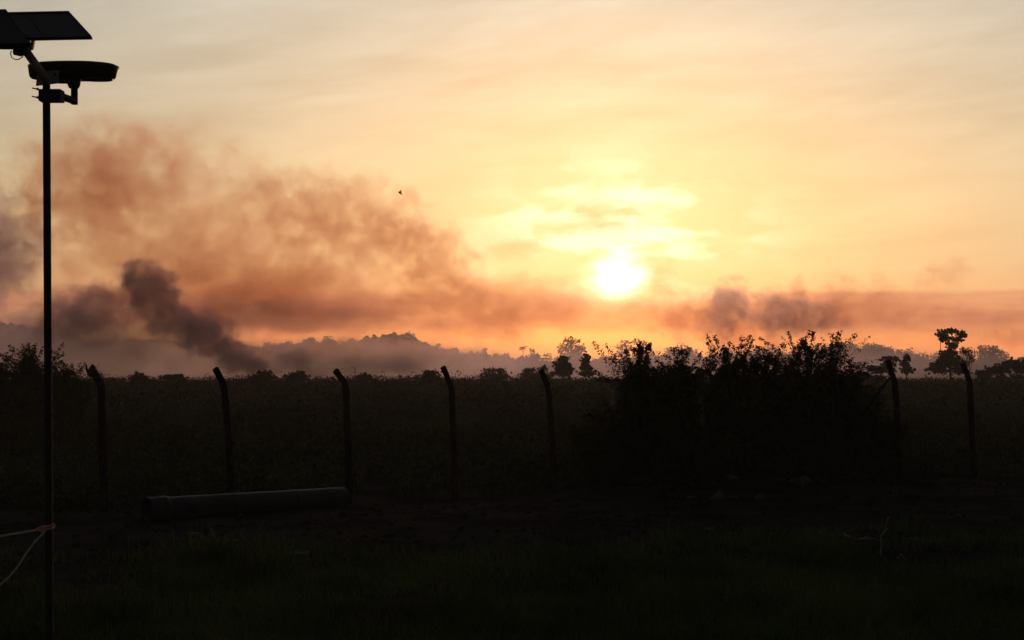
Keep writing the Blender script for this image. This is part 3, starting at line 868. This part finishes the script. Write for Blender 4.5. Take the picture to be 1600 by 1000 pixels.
def rope():
    k = L(72, 824, -.04)
    root = empty('rope', k); tag(root, 'pale rope tied round the lamp pole, one strand hanging slack', 'rope')
    rng = np.random.default_rng(3)
    # taut strand running off to a peg in the ground far to the side
    end = L(-1250, 1090); end.z = gz(end.x, YL) + 0.05
    a = L(72, 825.5, -.035); b = L(0, 838, -.02)
    pts = [a, L(36, 831.8, -.03), b]
    for t in np.linspace(0.12, 1, 10):
        p = b.lerp(end, t); p.z -= 0.12 * math.sin(math.pi * t) * (1 - t); pts.append(p)
    MB().tube(pts, 0.0095, 8).build('strand', M['rope'], root, True)
    q = [L(72, 827, -.04), L(66, 835, -.05), L(55, 846, -.07), L(42, 863, -.09), L(28, 885, -.12), L(14, 902, -.15), L(0, 914, -.18), L(-20, 926, -.2), L(-50, 940, -.22), L(-90, 970, -.25)]
    e = L(-150, 1060, -.3); e.z = gz(e.x, e.y) + 0.01; q.append(e)
    e2 = e + Vector((-0.4, 0.1, 0)); e2.z = gz(e2.x, e2.y) + 0.012; q.append(e2)
    MB().tube(q, 0.0075, 8).build('strand', M['rope'], root, True)
    mb = MB()
    for i, dzz in enumerate((-.010, .008)):
        ring = []
        cpos = L(76.3, 822.5) + Vector((0, 0, dzz))
        for t in np.linspace(0, 2 * math.pi, 17):
            ring.append(cpos + Vector((math.cos(t) * 0.037, math.sin(t) * 0.037, 0.006 * math.sin(t + i))))
        mb.tube(ring, 0.0085, 6)
    mb.tube([L(58, 828, -.03), L(66, 824, -.045), L(72, 823, -.05)], 0.014, 8)
    mb.tube([L(61, 829, -.045), L(67, 830, -.05), L(71, 826, -.05)], 0.011, 8)
    mb.tube([L(81, 820, -.02), L(85, 819, -.03), L(84.5, 823, -.03)], 0.010, 6)
    o = mb.build('knot', M['tape'], root, True); o['label'] = 'faded red knot round the pole'


rope()

# ------------------------------------------------------------------ fence posts
POSTS = [
    ('first fence post from the lamp pole, with torn wire on its bent tip', [(163.5, 803), (161, 700), (158, 606), (155, 596), (143, 574)]),
    ('second fence post from the lamp pole, leaning, behind the pipe middle', [(366, 792), (358, 690), (350, 606), (347, 596), (336.5, 576)]),
    ('third fence post from the lamp pole, at the end of the pipe', [(546, 790), (544, 690), (540, 606), (537.5, 596), (524, 579)]),
    ('fourth fence post from the lamp pole, with a clean bent tip', [(712, 786), (709, 690), (705.5, 608), (702.5, 597), (692, 574)]),
    ('fifth fence post from the lamp pole, beside the thicket', [(867, 780), (863, 690), (857.5, 612), (854.5, 601), (846, 579)]),
    ('bent fence post with a slanting brace beyond the thicket', [(1407, 752), (1403, 680), (1398.5, 600), (1396, 591), (1387, 564)]),
    ('last fence post beyond the thicket, in front of the umbrella shaped tree', [(1523, 745), (1519, 680), (1514.5, 596), (1512, 587), (1504, 569)]),
]


def fence_post(i, label, pix):
    rng = np.random.default_rng(100 + i)
    px0 = pix[0][0]; a = (px0 - 800) / FPX
    X = a * (26.82) / (1 - 0.42 * a); Y = fence_y(X)
    zb = gz(X, Y)
    root = empty('fence_post', (X, Y, zb)); tag(root, label, 'fence post', 'posts of the old concrete fence')
    pts = [at(p, q, Y - (0.10 if j == 4 else 0)) for j, (p, q) in enumerate(pix)]
    pts[0].z = zb - 0.3
    hw = 0.059
    # square section swept along the bent line, edges slightly chipped
    fine = []
    for j in range(len(pts) - 1):
        n_ = 7 if j < 2 else (2 if j == 2 else 4)
        for t in range(n_): fine.append(pts[j].lerp(pts[j + 1], t / n_))
    fine.append(pts[-1])
    vs, fs = [], []
    for j, p in enumerate(fine):
        t = (fine[min(j + 1, len(fine) - 1)] - fine[max(j - 1, 0)]).normalized()
        s = t.cross(Vector((0, 1, 0))).normalized(); d = t.cross(s).normalized()
        w_ = hw * (1.0 - 0.12 * j / len(fine))
        c = w_ * 0.28
        for ux, uy in ((-w_, -w_ + c), (-w_ + c, -w_), (w_ - c, -w_), (w_, -w_ + c), (w_, w_ - c), (w_ - c, w_), (-w_ + c, w_), (-w_, w_ - c)):
            vs.append(p + s * (ux + rng.normal() * 0.0035) + d * (uy + rng.normal() * 0.0035))
    for j in range(len(fine) - 1):
        for k in range(8):
            k2 = (k + 1) % 8
            fs.append((j * 8 + k, j * 8 + k2, (j + 1) * 8 + k2, (j + 1) * 8 + k))
    fs.append(tuple(range(8))[::-1]); m_ = len(vs)
    vs.append(fine[-1] + (fine[-1] - fine[-2]).normalized() * 0.025 + Vector((0.02, 0, 0.01)))
    for k in range(8): fs.append(((len(fine) - 1) * 8 + k, (len(fine) - 1) * 8 + (k + 1) % 8, m_))
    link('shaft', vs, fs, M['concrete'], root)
    # stubs of barbed wire left on the arm
    tip, el_ = pts[-1], pts[-2]
    for t in (0.25, 0.6, 0.92):
        c = el_.lerp(tip, t)
        o = MB().tube([c + Vector((-0.02, 0, 0)), c + Vector((0.09, -.03, 0.02 + rng.uniform(-.03, .05))), c + Vector((0.13 + rng.uniform(0, .05), -.03, rng.uniform(-.02, .1)))], 0.005, 4)
        o.build('wire_stub', M['galv'], root)
    if i == 0:
        mb = MB()
        c = pts[-1]
        mb.tube([c + Vector((-.02, -.05, -.12)), c + Vector((-.07, -.05, -.02)), c + Vector((-.075, -.05, .05))], [.03, .022, .012], 5)
        mb.tube([c + Vector((.05, -.05, -.20)), c + Vector((.13, -.05, -.12)), c + Vector((.20, -.05, -.10))], [.022, .014, .010], 5)
        mb.tube([c + Vector((.0, -.05, -.16)), c + Vector((.03, -.05, -.03)), c + Vector((.035, -.05, .05))], [.05, .06, .02], 6)
        mb.build('torn_wire', M['bark'], root)
    if i == 5:
        b0 = at(1391, 590, Y - 0.08); b1 = at(1262, 760, Y - 0.9); b1.z = gz(b1.x, b1.y) - 0.1
        MB().tube([b0, b0.lerp(b1, .5), b1], 0.024, 8).build('brace', M['concrete'], root)


for i, (lb, pix) in enumerate(POSTS): fence_post(i, lb, pix)


# ------------------------------------------------------------------ pipe
def pipe():
    r = 0.185
    ya, yb = ground_y(816), ground_y(792)
    A = at(230, 794, ya); B = at(537, 783, yb)
    A.z = gz(A.x, A.y) + r + 0.01; B.z = gz(B.x, B.y) + r - 0.03
    root = empty('pipe', ((A.x + B.x) / 2, (A.y + B.y) / 2, 0)); tag(root, 'large dark blue plastic pipe lying on the ground by the fence', 'pipe')
    ax = (B - A).normalized(); sd = ax.cross(Vector((0, 0, 1))).normalized(); up = sd.cross(ax).normalized()
    def shell(prof_, n=40):
        vs, fs = [], []
        for t, rr in prof_:
            for k in range(n):
                q = 2 * math.pi * k / n
                vs.append(A + ax * t + (sd * math.cos(q) + up * math.sin(q)) * rr)
        for i in range(len(prof_) - 1):
            for k in range(n):
                k2 = (k + 1) % n
                fs.append((i * n + k, i * n + k2, (i + 1) * n + k2, (i + 1) * n + k))
        return vs, fs
    Ln = (B - A).length
    prof_ = [(0.30, r - 0.02), (0.30, r)]
    for t in np.linspace(0.5, Ln - 0.02, 12): prof_.append((t, r))
    prof_ += [(Ln, r - 0.006), (Ln, r - 0.02), (0.29, r - 0.02)]
    v, f = shell(prof_); link('barrel', v, f, M['pipe'], root, False)
    v, f = shell([(0.0, r - 0.006), (-0.01, r + 0.004), (0.0, r + 0.014), (0.24, r + 0.014), (0.275, r + 0.024), (0.30, r + 0.022), (0.345, r + 0.003), (0.345, r - 0.004), (0.02, r - 0.006), (0.0, r - 0.006)])
    link('socket_end', v, f, M['pipe'], root, False)
    for o in root.children:
        o.data.polygons.foreach_set('use_smooth', [True] * len(o.data.polygons))
        for e in o.data.edges: pass
        o.data.set_sharp_from_angle(angle=math.radians(35))
    for t in (Ln * 0.72, Ln * 0.40):
        v, f = shell([(t, r + .0005), (t + .01, r + 0.006), (t + 0.05, r + 0.006), (t + 0.06, r + .0005)])
        link('joint_band', v, f, M['pipe'], root, True)


pipe()


# ------------------------------------------------------------------ rocks, sticks, scraps
def rock(label, px, py, w_, h_, seed, m='rock', name='rock', dfac=0.8, point=0.0):
    rng = np.random.default_rng(seed)
    Y = ground_y(py); k = Y / FPX; p = at(px, py, Y); z = gz(p.x, Y)
    bm = bmesh.new(); bmesh.ops.create_icosphere(bm, subdivisions=3, radius=1.0)
    cuts = [(Vector(rng.normal(size=3)).normalized(), rng.uniform(0.55, 0.9)) for _ in range(9)]
    for v in bm.verts:
        for n_, d_ in cuts:
            e = v.co.dot(n_)
            if e > d_: v.co -= n_ * (e - d_)
        v.co *= 1 + 0.10 * mnoise.noise(v.co * 1.7 + Vector((seed, 0, 0))) + 0.03 * mnoise.noise(v.co * 6)
        if point and v.co.z > 0: v.co.x *= 1 - point * v.co.z * .8; v.co.x += 0.25 * point * v.co.z
        v.co = Vector((v.co.x * w_ * 0.56 * k, v.co.y * w_ * 0.5 * dfac * k, v.co.z * h_ * 0.75 * k + h_ * 0.32 * k))
    me = bpy.data.meshes.new(name); bm.to_mesh(me); bm.free(); me.materials.append(M[m])
    o = bpy.data.objects.new(name, me); COL.objects.link(o); o.location = (p.x, Y, z - 0.01)
    o.rotation_euler = (0, 0, rng.uniform(-.3, .3))
    tag(o, label, 'rock', 'rocks on the cleared ground')


rock('pointed pale rock, largest on the earth bank under the thicket', 1252, 768, 36, 20, 201, point=0.7)
rock('pale wedge shaped rock left of the pointed rock', 1122, 783, 24, 13, 202, point=0.6)
rock('small rounded rock between the wedge shaped and the pointed rock', 1187, 783, 16, 11, 203)
rock('blocky grey rock just behind the wedge shaped rock', 1146, 768, 22, 12, 204)
rock('thin flat pale stone left of the wedge shaped rock', 1082, 782, 17, 5, 205)
rock('thin flat pale stone right of the wedge shaped rock', 1146, 780, 14, 4, 206)
rock('small low rock right of the pointed rock', 1334, 762, 18, 6, 207)
rock('big dull reddish boulder at the thicket foot near the fifth post', 952, 770, 40, 28, 208, 'rust')
rock('reddish rock beside the big dull boulder', 1000, 775, 34, 14, 209, 'rust')
rock('flat pale slab on the bare earth by the bent peg', 1107, 827, 22, 4, 210, dfac=1.2)
rock('small pale stone on the bare earth near the last post', 1496, 808, 11, 6, 211)
rock('small dull stone on the bare earth left of the slab', 988, 815, 12, 4, 212, 'rust')


def stick(name, label, cat, pts, rad, m, knots=()):
    """pts: photo px, py of the ground below, lift in metres"""
    P = []
    for px, py, lift in pts:
        Y = ground_y(py); p = at(px, py, Y); p.z = gz(p.x, Y) + lift; P.append(p)
    c = P[0]
    root = empty(name, c); tag(root, label, cat)
    MB().tube(P, rad, 7).build('shaft', M[m], root, True)
    for i, r in knots:
        a = P[i]
        MB().tube([a + Vector((-.004, 0, -r)), a + Vector((0, 0, 0)), a + Vector((.012, -.01, r * 1.2)), a + Vector((.03, -.01, r * 1.7))], [r * .7, r, r * .7, r * .3], 6).build('knot', M[m], root, True)
    return root


stick('fallen_branch', 'bleached fallen branch lying at the near edge of the bare earth', 'branch',
      [(1318, 842, .07), (1326, 846, .05), (1338, 847, .03), (1351, 847, .035), (1362, 847, .03), (1374, 848, .02)], [.008, .013, .012, .014, .011, .008], 'wood', ((1, .016), (3, .016)))
stick('standing_twig', 'crooked bleached twig standing up from the grass', 'twig',
      [(1374, 872, -.03), (1376, 872, .04), (1377.5, 872, .20), (1376, 872, .27), (1385, 872, .36), (1387, 872, .50)], [.008, .009, .008, .009, .008, .005], 'wood', ((2, .013), (4, .013), (5, .014)))
stick('stick', 'thin bleached stick lying right of the standing twig', 'stick', [(1421, 846, .03), (1436, 847, .025), (1455, 849, .02)], [.009, .011, .007], 'wood')
stick('stick', 'short pale splinter lying beside the dark bent peg', 'stick', [(1142, 836, .02), (1153, 836.5, .018), (1168, 838, .015)], [.009, .009, .006], 'wood')
stick('bent_peg', 'dark bent peg standing by the flat pale slab', 'peg', [(1141, 838, -.03), (1141.5, 838, .10), (1140, 838, .20), (1136, 838, .24), (1134, 838, .22)], [.018, .017, .016, .015, .012], 'bark')
stick('stick', 'small bleached twig end in the grass below the standing twig', 'stick', [(1402, 876, .02), (1408, 873, .06), (1414, 878, .03)], [.008, .009, .005], 'wood')


def scrap(label, px, py, w_, h_, seed):
    rng = np.random.default_rng(seed)
    Y = ground_y(py); k = Y / FPX; p = at(px, py, Y); z = gz(p.x, Y) + 0.03
    nx_, ny_ = 9, 5
    vs = []
    for j in range(ny_):
        for i_ in range(nx_):
            u_, v_ = i_ / (nx_ - 1) - .5, j / (ny_ - 1) - .5
            vs.append((p.x + (u_ + rng.normal() * .015) * w_ * k, Y + v_ * w_ * k * .5 + rng.normal() * .008, z + (0.5 + 0.5 * math.sin(u_ * 9 + seed) * math.cos(v_ * 5)) * h_ * k + rng.normal() * .004))
    ii = np.arange(nx_ * ny_).reshape(ny_, nx_)
    f = np.stack([ii[:-1, :-1], ii[:-1, 1:], ii[1:, 1:], ii[1:, :-1]], -1).reshape(-1, 4)
    o = link('plastic_scrap', vs, f, M['scrap'], None, True)
    so = o.modifiers.new('thickness', 'SOLIDIFY'); so.thickness = 0.004
    tag(o, label, 'litter', 'litter on the ground')


scrap('crumpled pale plastic scrap on the ground right of the grass tuft', 467, 868, 28, 4, 1)
scrap('small pale plastic scrap behind the tall grass tuft', 302, 838, 16, 3, 2)
scrap('tiny pale plastic scrap at the right side of the grass tuft', 368, 851, 7, 4, 3)


def bird():
    Y = 60.0; k = Y / FPX
    c = at(625, 301, Y)
    root = empty('bird', c); tag(root, 'small dark bird flying above the smoke', 'bird')
    pts = [Vector(c) + Vector(((x_) * k, 0.0, z_ * k)) for x_, z_ in ((-2.6, 1.1), (-1.6, .8), (0.0, 0.0), (1.8, -1.6), (3.2, -3.0))]
    MB().tube(pts, [0.012, 0.034, 0.046, 0.030, 0.010], 8).build('body', M['bird'], root, True)
    for s, dyy, tipz in ((1, -0.10, 4.6), (-1, 0.16, 3.6)):
        a, b = Vector(c) + Vector((-1.2 * k, s * -.02, .6 * k)), Vector(c) + Vector((1.0 * k, s * -.02, -.5 * k))
        e1 = Vector(c) + Vector((0.4 * k, dyy * .6, 2.4 * k)); tip = Vector(c) + Vector((2.0 * k, dyy, tipz * k)); e2 = Vector(c) + Vector((1.5 * k, dyy * .6, 1.4 * k))
        th = Vector((0.006, 0, 0.004))
        vs = [a, e1, tip, e2, b]; vs += [p + th for p in vs]
        MB().raw(vs, [(0, 1, 2, 3, 4), (9, 8, 7, 6, 5), (0, 5, 6, 1), (1, 6, 7, 2), (2, 7, 8, 3), (3, 8, 9, 4), (4, 9, 5, 0)]).build('wing', M['bird'], root)
    p = pts[-1]
    MB().raw([p + Vector((-.01, 0, .0)), p + Vector((.05, -.02, -.05)), p + Vector((.03, 0, -.03)), p + Vector((.05, .03, -.06)), p + Vector((0, 0, .012))], [(0, 1, 2), (0, 2, 3), (0, 4, 1), (4, 3, 2), (4, 2, 1)]).build('tail', M['bird'], root)


bird()
# ------------------------------------------------------------------ haze and smoke
def vol_mat(name):
    m = bpy.data.materials.new(name); m.use_nodes = True
    m.node_tree.nodes.clear()
    return m, N(m.node_tree)


def haze_box():
    m, n = vol_mat('haze_air')
    pv = n.new('ShaderNodeVolumePrincipled')
    pv.inputs['Color'].default_value = (0.80, 0.74, 0.88, 1)
    pv.inputs['Density'].default_value = 0.00038
    pv.inputs['Anisotropy'].default_value = 0.45
    o = n.new('ShaderNodeOutputMaterial')
    n.nt.links.new(pv.outputs[0], o.inputs['Volume'])
    bm = bmesh.new(); bmesh.ops.create_cube(bm, size=1.0)
    me = bpy.data.meshes.new('haze'); bm.to_mesh(me); bm.free(); me.materials.append(m)
    ob = bpy.data.objects.new('haze', me); COL.objects.link(ob)
    ob.scale = (2000, 1400, 113); ob.location = (0, 600, 53.4)
    ob['kind'] = 'stuff'; ob['label'] = 'thin brownish haze lying over the whole field'; ob['category'] = 'haze'


haze_box()

_sm = {}


def puff_mesh():
    if 'me' not in _sm:
        bm = bmesh.new(); bmesh.ops.create_icosphere(bm, subdivisions=3, radius=1.0)
        _sm['me'] = bm
    me = bpy.data.meshes.new('smoke'); _sm['me'].to_mesh(me)
    return me


def smoke(name, label, px, py, rx, ry, Y, dens, grain, seed, rough=1.0, tilt=0.0, depth=None, soft=0.5, step=1.3,
          col=(0.44, 0.39, 0.54), absorb=(0.97, 0.40, 0.19), stretch=1.0):
    """one drifting bank or puff of smoke: an ellipsoid of air whose density is broken up by billowing noise.
    rx, ry are its radii in photo pixels at distance Y; grain is the size of its billows in metres"""
    m, n = vol_mat('smoke_air')
    tc = n.new('ShaderNodeTexCoord').outputs['Object']
    pos = n.new('ShaderNodeNewGeometry').outputs['Position']
    q = n.vm('MULTIPLY', n.vm('ADD', pos, (seed * 37.1, seed * 11.3, seed * 23.7)), (1.0 / (grain * stretch), 1.0 / grain, 1.0 / grain))
    wv = n.noise(q, 0.55, 1.0, 0.5, 0.0, True)
    q2 = n.vm('ADD', q, n.vm('SCALE', n.vm('SUBTRACT', wv, (0.5, 0.5, 0.5)), scale=1.3))
    nz = n.noise(q2, 1.0, 4.0 if name == 'smoke_puff' else 3.0, 0.60)
    env = n.sub(1.0, n.vm('LENGTH', tc))
    f = n.add(env, n.mul(n.sub(nz, 0.56), 2.3 * rough))
    d = n.rng(f, 0.02, 0.02 + soft)
    d = n.mul(d, n.rng(env, 0.0, 0.22))
    pv = n.new('ShaderNodeVolumePrincipled')
    pv.inputs['Color'].default_value = (*col, 1)
    pv.inputs['Absorption Color'].default_value = (*absorb, 1)
    pv.inputs['Anisotropy'].default_value = 0.55
    n.put(pv.inputs['Density'], n.mul(d, dens))
    o = n.new('ShaderNodeOutputMaterial')
    n.nt.links.new(pv.outputs[0], o.inputs['Volume'])
    m.cycles.volume_step_rate = 0.55 if name == 'smoke_puff' else step
    me = puff_mesh(); me.materials.append(m)
    ob = bpy.data.objects.new(name, me); COL.objects.link(ob)
    k = Y / FPX
    ob.location = at(px, py, Y)
    ob.scale = (rx * k, (depth if depth else (rx + ry) * 0.5 * k), ry * k)
    ob.rotation_euler = (0, math.radians(tilt), 0)
    ob['kind'] = 'stuff'; ob['label'] = label; ob['category'] = 'smoke'
    return ob


DUSK, DUSK_A = (0.70, 0.49, 0.82), (0.25, 0.09, 0.30)      # thick fresh smoke: mauve grey
PALE, PALE_A = (0.72, 0.52, 0.76), (0.45, 0.25, 0.45)      # drifting ground smoke
WARM, WARM_A = (0.84, 0.58, 0.82), (0.45, 0.22, 0.35)      # drifting smoke, browner
# thin sheets of smoke lying over the far end of the field
smoke('smoke_bank', 'low thin sheet of smoke lying across the far end of the field', 800, 572, 1250, 52, 560, 0.0062, 26, 30.0, .5, 0, depth=110, soft=.6, step=2.0, stretch=2.0, col=PALE, absorb=PALE_A)
# large thin bank drifting up on the left
smoke('smoke_bank', 'tall rust brown smoke column top behind the lamp pole', 150, 290, 180, 135, 420, 0.064, 7, 1.0, 1.5, -20, soft=.6)
smoke('smoke_bank', 'broad thin orange smoke bank right of the lamp pole', 300, 370, 370, 195, 440, 0.040, 9, 2.0, 1.5, 15, soft=.6)
smoke('smoke_bank', 'thin orange smoke bank below the flying bird', 545, 350, 215, 105, 450, 0.056, 7, 3.0, 1.5, 15, soft=.5)
smoke('smoke_bank', 'brownish smoke roll at the lower edge of the bank', 670, 400, 120, 70, 440, 0.075, 5.5, 4.0, 1.4, 25, soft=.5)
smoke('smoke_bank', 'wide low rust smoke bank above the hump shaped hill', 440, 470, 480, 95, 430, 0.052, 8, 5.0, 1.4, 5, soft=.7, stretch=1.5)
smoke('smoke_bank', 'thin orange smoke bank left below the sun', 790, 478, 230, 65, 430, 0.058, 7, 6.0, 1.4, 0, soft=.6, stretch=1.5)
smoke('smoke_bank', 'dark purple smoke cloud at the picture edge beside the pole', -5, 395, 110, 125, 400, 0.11, 6, 7.0, 1.1, 10, step=.8, col=DUSK, absorb=DUSK_A)
# fresh plume climbing from the field to a dense head
smoke('smoke_puff', 'dense dark purple smoke head right of the lamp pole', 238, 452, 68, 58, 380, 0.26, 4.2, 8.0, 1.0, 30, col=DUSK, absorb=DUSK_A)
smoke('smoke_puff', 'small dark smoke curl on top of the dense smoke head', 206, 428, 34, 34, 380, 0.22, 3.2, 8.5, 1.0, 0, col=DUSK, absorb=DUSK_A)
smoke('smoke_puff', 'dark smoke roll between the pole and the dense smoke head', 135, 490, 115, 62, 385, 0.16, 5, 9.0, 1.0, -10, col=DUSK, absorb=DUSK_A)
smoke('smoke_puff', 'dark smoke neck below the dense smoke head', 270, 505, 90, 52, 382, 0.13, 5, 10.0, 1.0, 30, col=DUSK, absorb=DUSK_A)
smoke('smoke_puff', 'dark brown smoke curl halfway down the slanting plume', 322, 525, 76, 52, 380, 0.24, 3.6, 10.5, 1.0, 20, col=DUSK, absorb=DUSK_A)
smoke('smoke_puff', 'dark smoke trail slanting down to the field behind the second post', 372, 560, 80, 36, 380, 0.30, 3.4, 10.8, 1.0, 30, col=DUSK, absorb=DUSK_A)
smoke('smoke_bank', 'grey low smoke bank hiding the foot of the left ridge', 130, 545, 340, 92, 400, 0.06, 7, 11.0, .95, 0, stretch=1.3, col=WARM, absorb=WARM_A)
smoke('smoke_bank', 'grey ground smoke drifting before the hump shaped hill', 540, 566, 340, 46, 400, 0.085, 6, 12.0, 1.0, 0, stretch=1.5, col=PALE, absorb=PALE_A)
smoke('smoke_bank', 'mauve smoke strip above the hump shaped hill', 400, 495, 300, 42, 410, 0.034, 6, 12.5, 1.1, 0, stretch=1.6, col=DUSK, absorb=DUSK_A)
smoke('smoke_puff', 'rounded mauve smoke puff right of the sun', 1140, 474, 50, 56, 430, 0.13, 3.6, 13.0, 1.0, 15, col=DUSK, absorb=DUSK_A)
smoke('smoke_puff', 'leaning smoke foot under the rounded mauve puff', 1120, 515, 44, 44, 430, 0.09, 3.6, 13.5, 1.0, 0, col=DUSK, absorb=DUSK_A)
smoke('smoke_puff', 'low brown smoke puff under the sun beside the mauve puff', 1068, 505, 66, 40, 430, 0.085, 4.4, 14.0, 1.0, 0)
smoke('smoke_puff', 'twin headed mauve smoke puff above the thicket', 1225, 494, 82, 56, 430, 0.11, 3.8, 15.0, 1.1, 0, col=DUSK, absorb=DUSK_A)
smoke('smoke_puff', 'small upright smoke wisp on top of the twin headed puff', 1246, 452, 20, 32, 430, 0.10, 3.2, 15.5, 1.0, 0)
smoke('smoke_puff', 'small brown smoke wisp above the broad forest edge', 1308, 462, 48, 52, 435, 0.065, 4.2, 16.0, 1.1, 0)
smoke('smoke_bank', 'flat brown smoke band left of the umbrella shaped tree', 1370, 490, 190, 54, 440, 0.046, 6, 17.0, 1.1, 0, stretch=1.6)
smoke('smoke_puff', 'upright smoke wisp over the middle of the brown band', 1372, 458, 34, 44, 440, 0.055, 3.8, 17.5, 1.1, 0)
smoke('smoke_puff', 'thin smoke wisp rising above the umbrella shaped tree', 1472, 432, 66, 40, 440, 0.044, 4.4, 18.0, 1.1, -15)
smoke('smoke_puff', 'small smoke puff at the picture edge right of the umbrella shaped tree', 1585, 527, 50, 26, 430, 0.09, 4, 19.0, 1.0, 0)
smoke('smoke_puff', 'thin yellowish smoke cloud hanging above the sun', 930, 345, 120, 42, 450, 0.032, 6, 20.0, 1.2, 0)
smoke('smoke_puff', 'thin smoke wisp touching the sun', 1032, 445, 40, 60, 440, 0.036, 4.4, 21.0, 1.1, 10)
smoke('smoke_bank', 'thin brown smoke strip right under the sun', 960, 492, 190, 42, 435, 0.030, 7, 22.0, 1.1, 0, soft=.6, stretch=1.5)
smoke('smoke_bank', 'broad thin brown smoke bank linking the mauve puffs', 1200, 500, 310, 66, 445, 0.045, 6, 23.0, 1.4, 0, soft=.7, stretch=1.3)
smoke('smoke_bank', 'thin brown smoke bank at the picture edge beyond the umbrella shaped tree', 1530, 505, 160, 52, 445, 0.046, 6, 24.0, 1.4, 0, soft=.7, stretch=1.5)
smoke('smoke_puff', 'brown smoke stem rising from the field under the twin headed puff', 1205, 535, 44, 40, 425, 0.075, 4, 25.0, 1.1, 20)
smoke('smoke_puff', 'faint yellow smoke wisp between the bank and the sun', 800, 385, 80, 50, 450, 0.022, 5, 26.0, 1.2, 0)
smoke('smoke_puff', 'brown smoke wisp standing on the palm and the forest edge', 780, 505, 70, 50, 430, 0.06, 4.4, 27.0, 1.1, 0)
smoke('smoke_puff', 'mauve smoke billow low behind the lamp pole', 70, 525, 90, 55, 390, 0.055, 4.6, 41.0, 1.1, -10, col=DUSK, absorb=DUSK_A)
smoke('smoke_puff', 'mauve smoke billow low behind the first post', 190, 540, 95, 52, 388, 0.055, 4.4, 42.0, 1.1, 10, col=DUSK, absorb=DUSK_A)
smoke('smoke_puff', 'brown smoke swirl on the ground between second and third post', 455, 562, 75, 36, 385, 0.12, 4.0, 43.0, 1.1, 15, col=DUSK, absorb=DUSK_A)
smoke('smoke_puff', 'small brown ground smoke behind the third post', 548, 572, 36, 26, 385, 0.14, 3.4, 44.0, 1.0, 0, col=DUSK, absorb=DUSK_A)
smoke('smoke_puff', 'faint brown ground smoke before the hump shaped hill', 625, 572, 60, 24, 385, 0.12, 3.6, 45.0, 1.1, 0, col=DUSK, absorb=DUSK_A)
smoke('smoke_puff', 'brown smoke stem between the mauve puffs and the thicket', 1150, 530, 56, 40, 425, 0.085, 4, 46.0, 1.1, -15)
smoke('smoke_puff', 'ragged mauve smoke plume right of the twin headed puff', 1288, 498, 52, 48, 432, 0.085, 3.8, 47.0, 1.2, 10, col=DUSK, absorb=DUSK_A)
smoke('smoke_puff', 'rust smoke billow halfway along the left smoke bank', 420, 445, 120, 60, 430, 0.032, 5, 48.0, 1.2, 10)
smoke('smoke_puff', 'rust smoke billow where the left smoke bank nears the sun', 700, 450, 110, 55, 430, 0.036, 5, 49.0, 1.2, 5)
smoke('smoke_bank', 'upper thin smoke veil topping the left smoke bank', 200, 235, 260, 70, 425, 0.020, 8, 50.0, 1.1, -5, soft=.8)
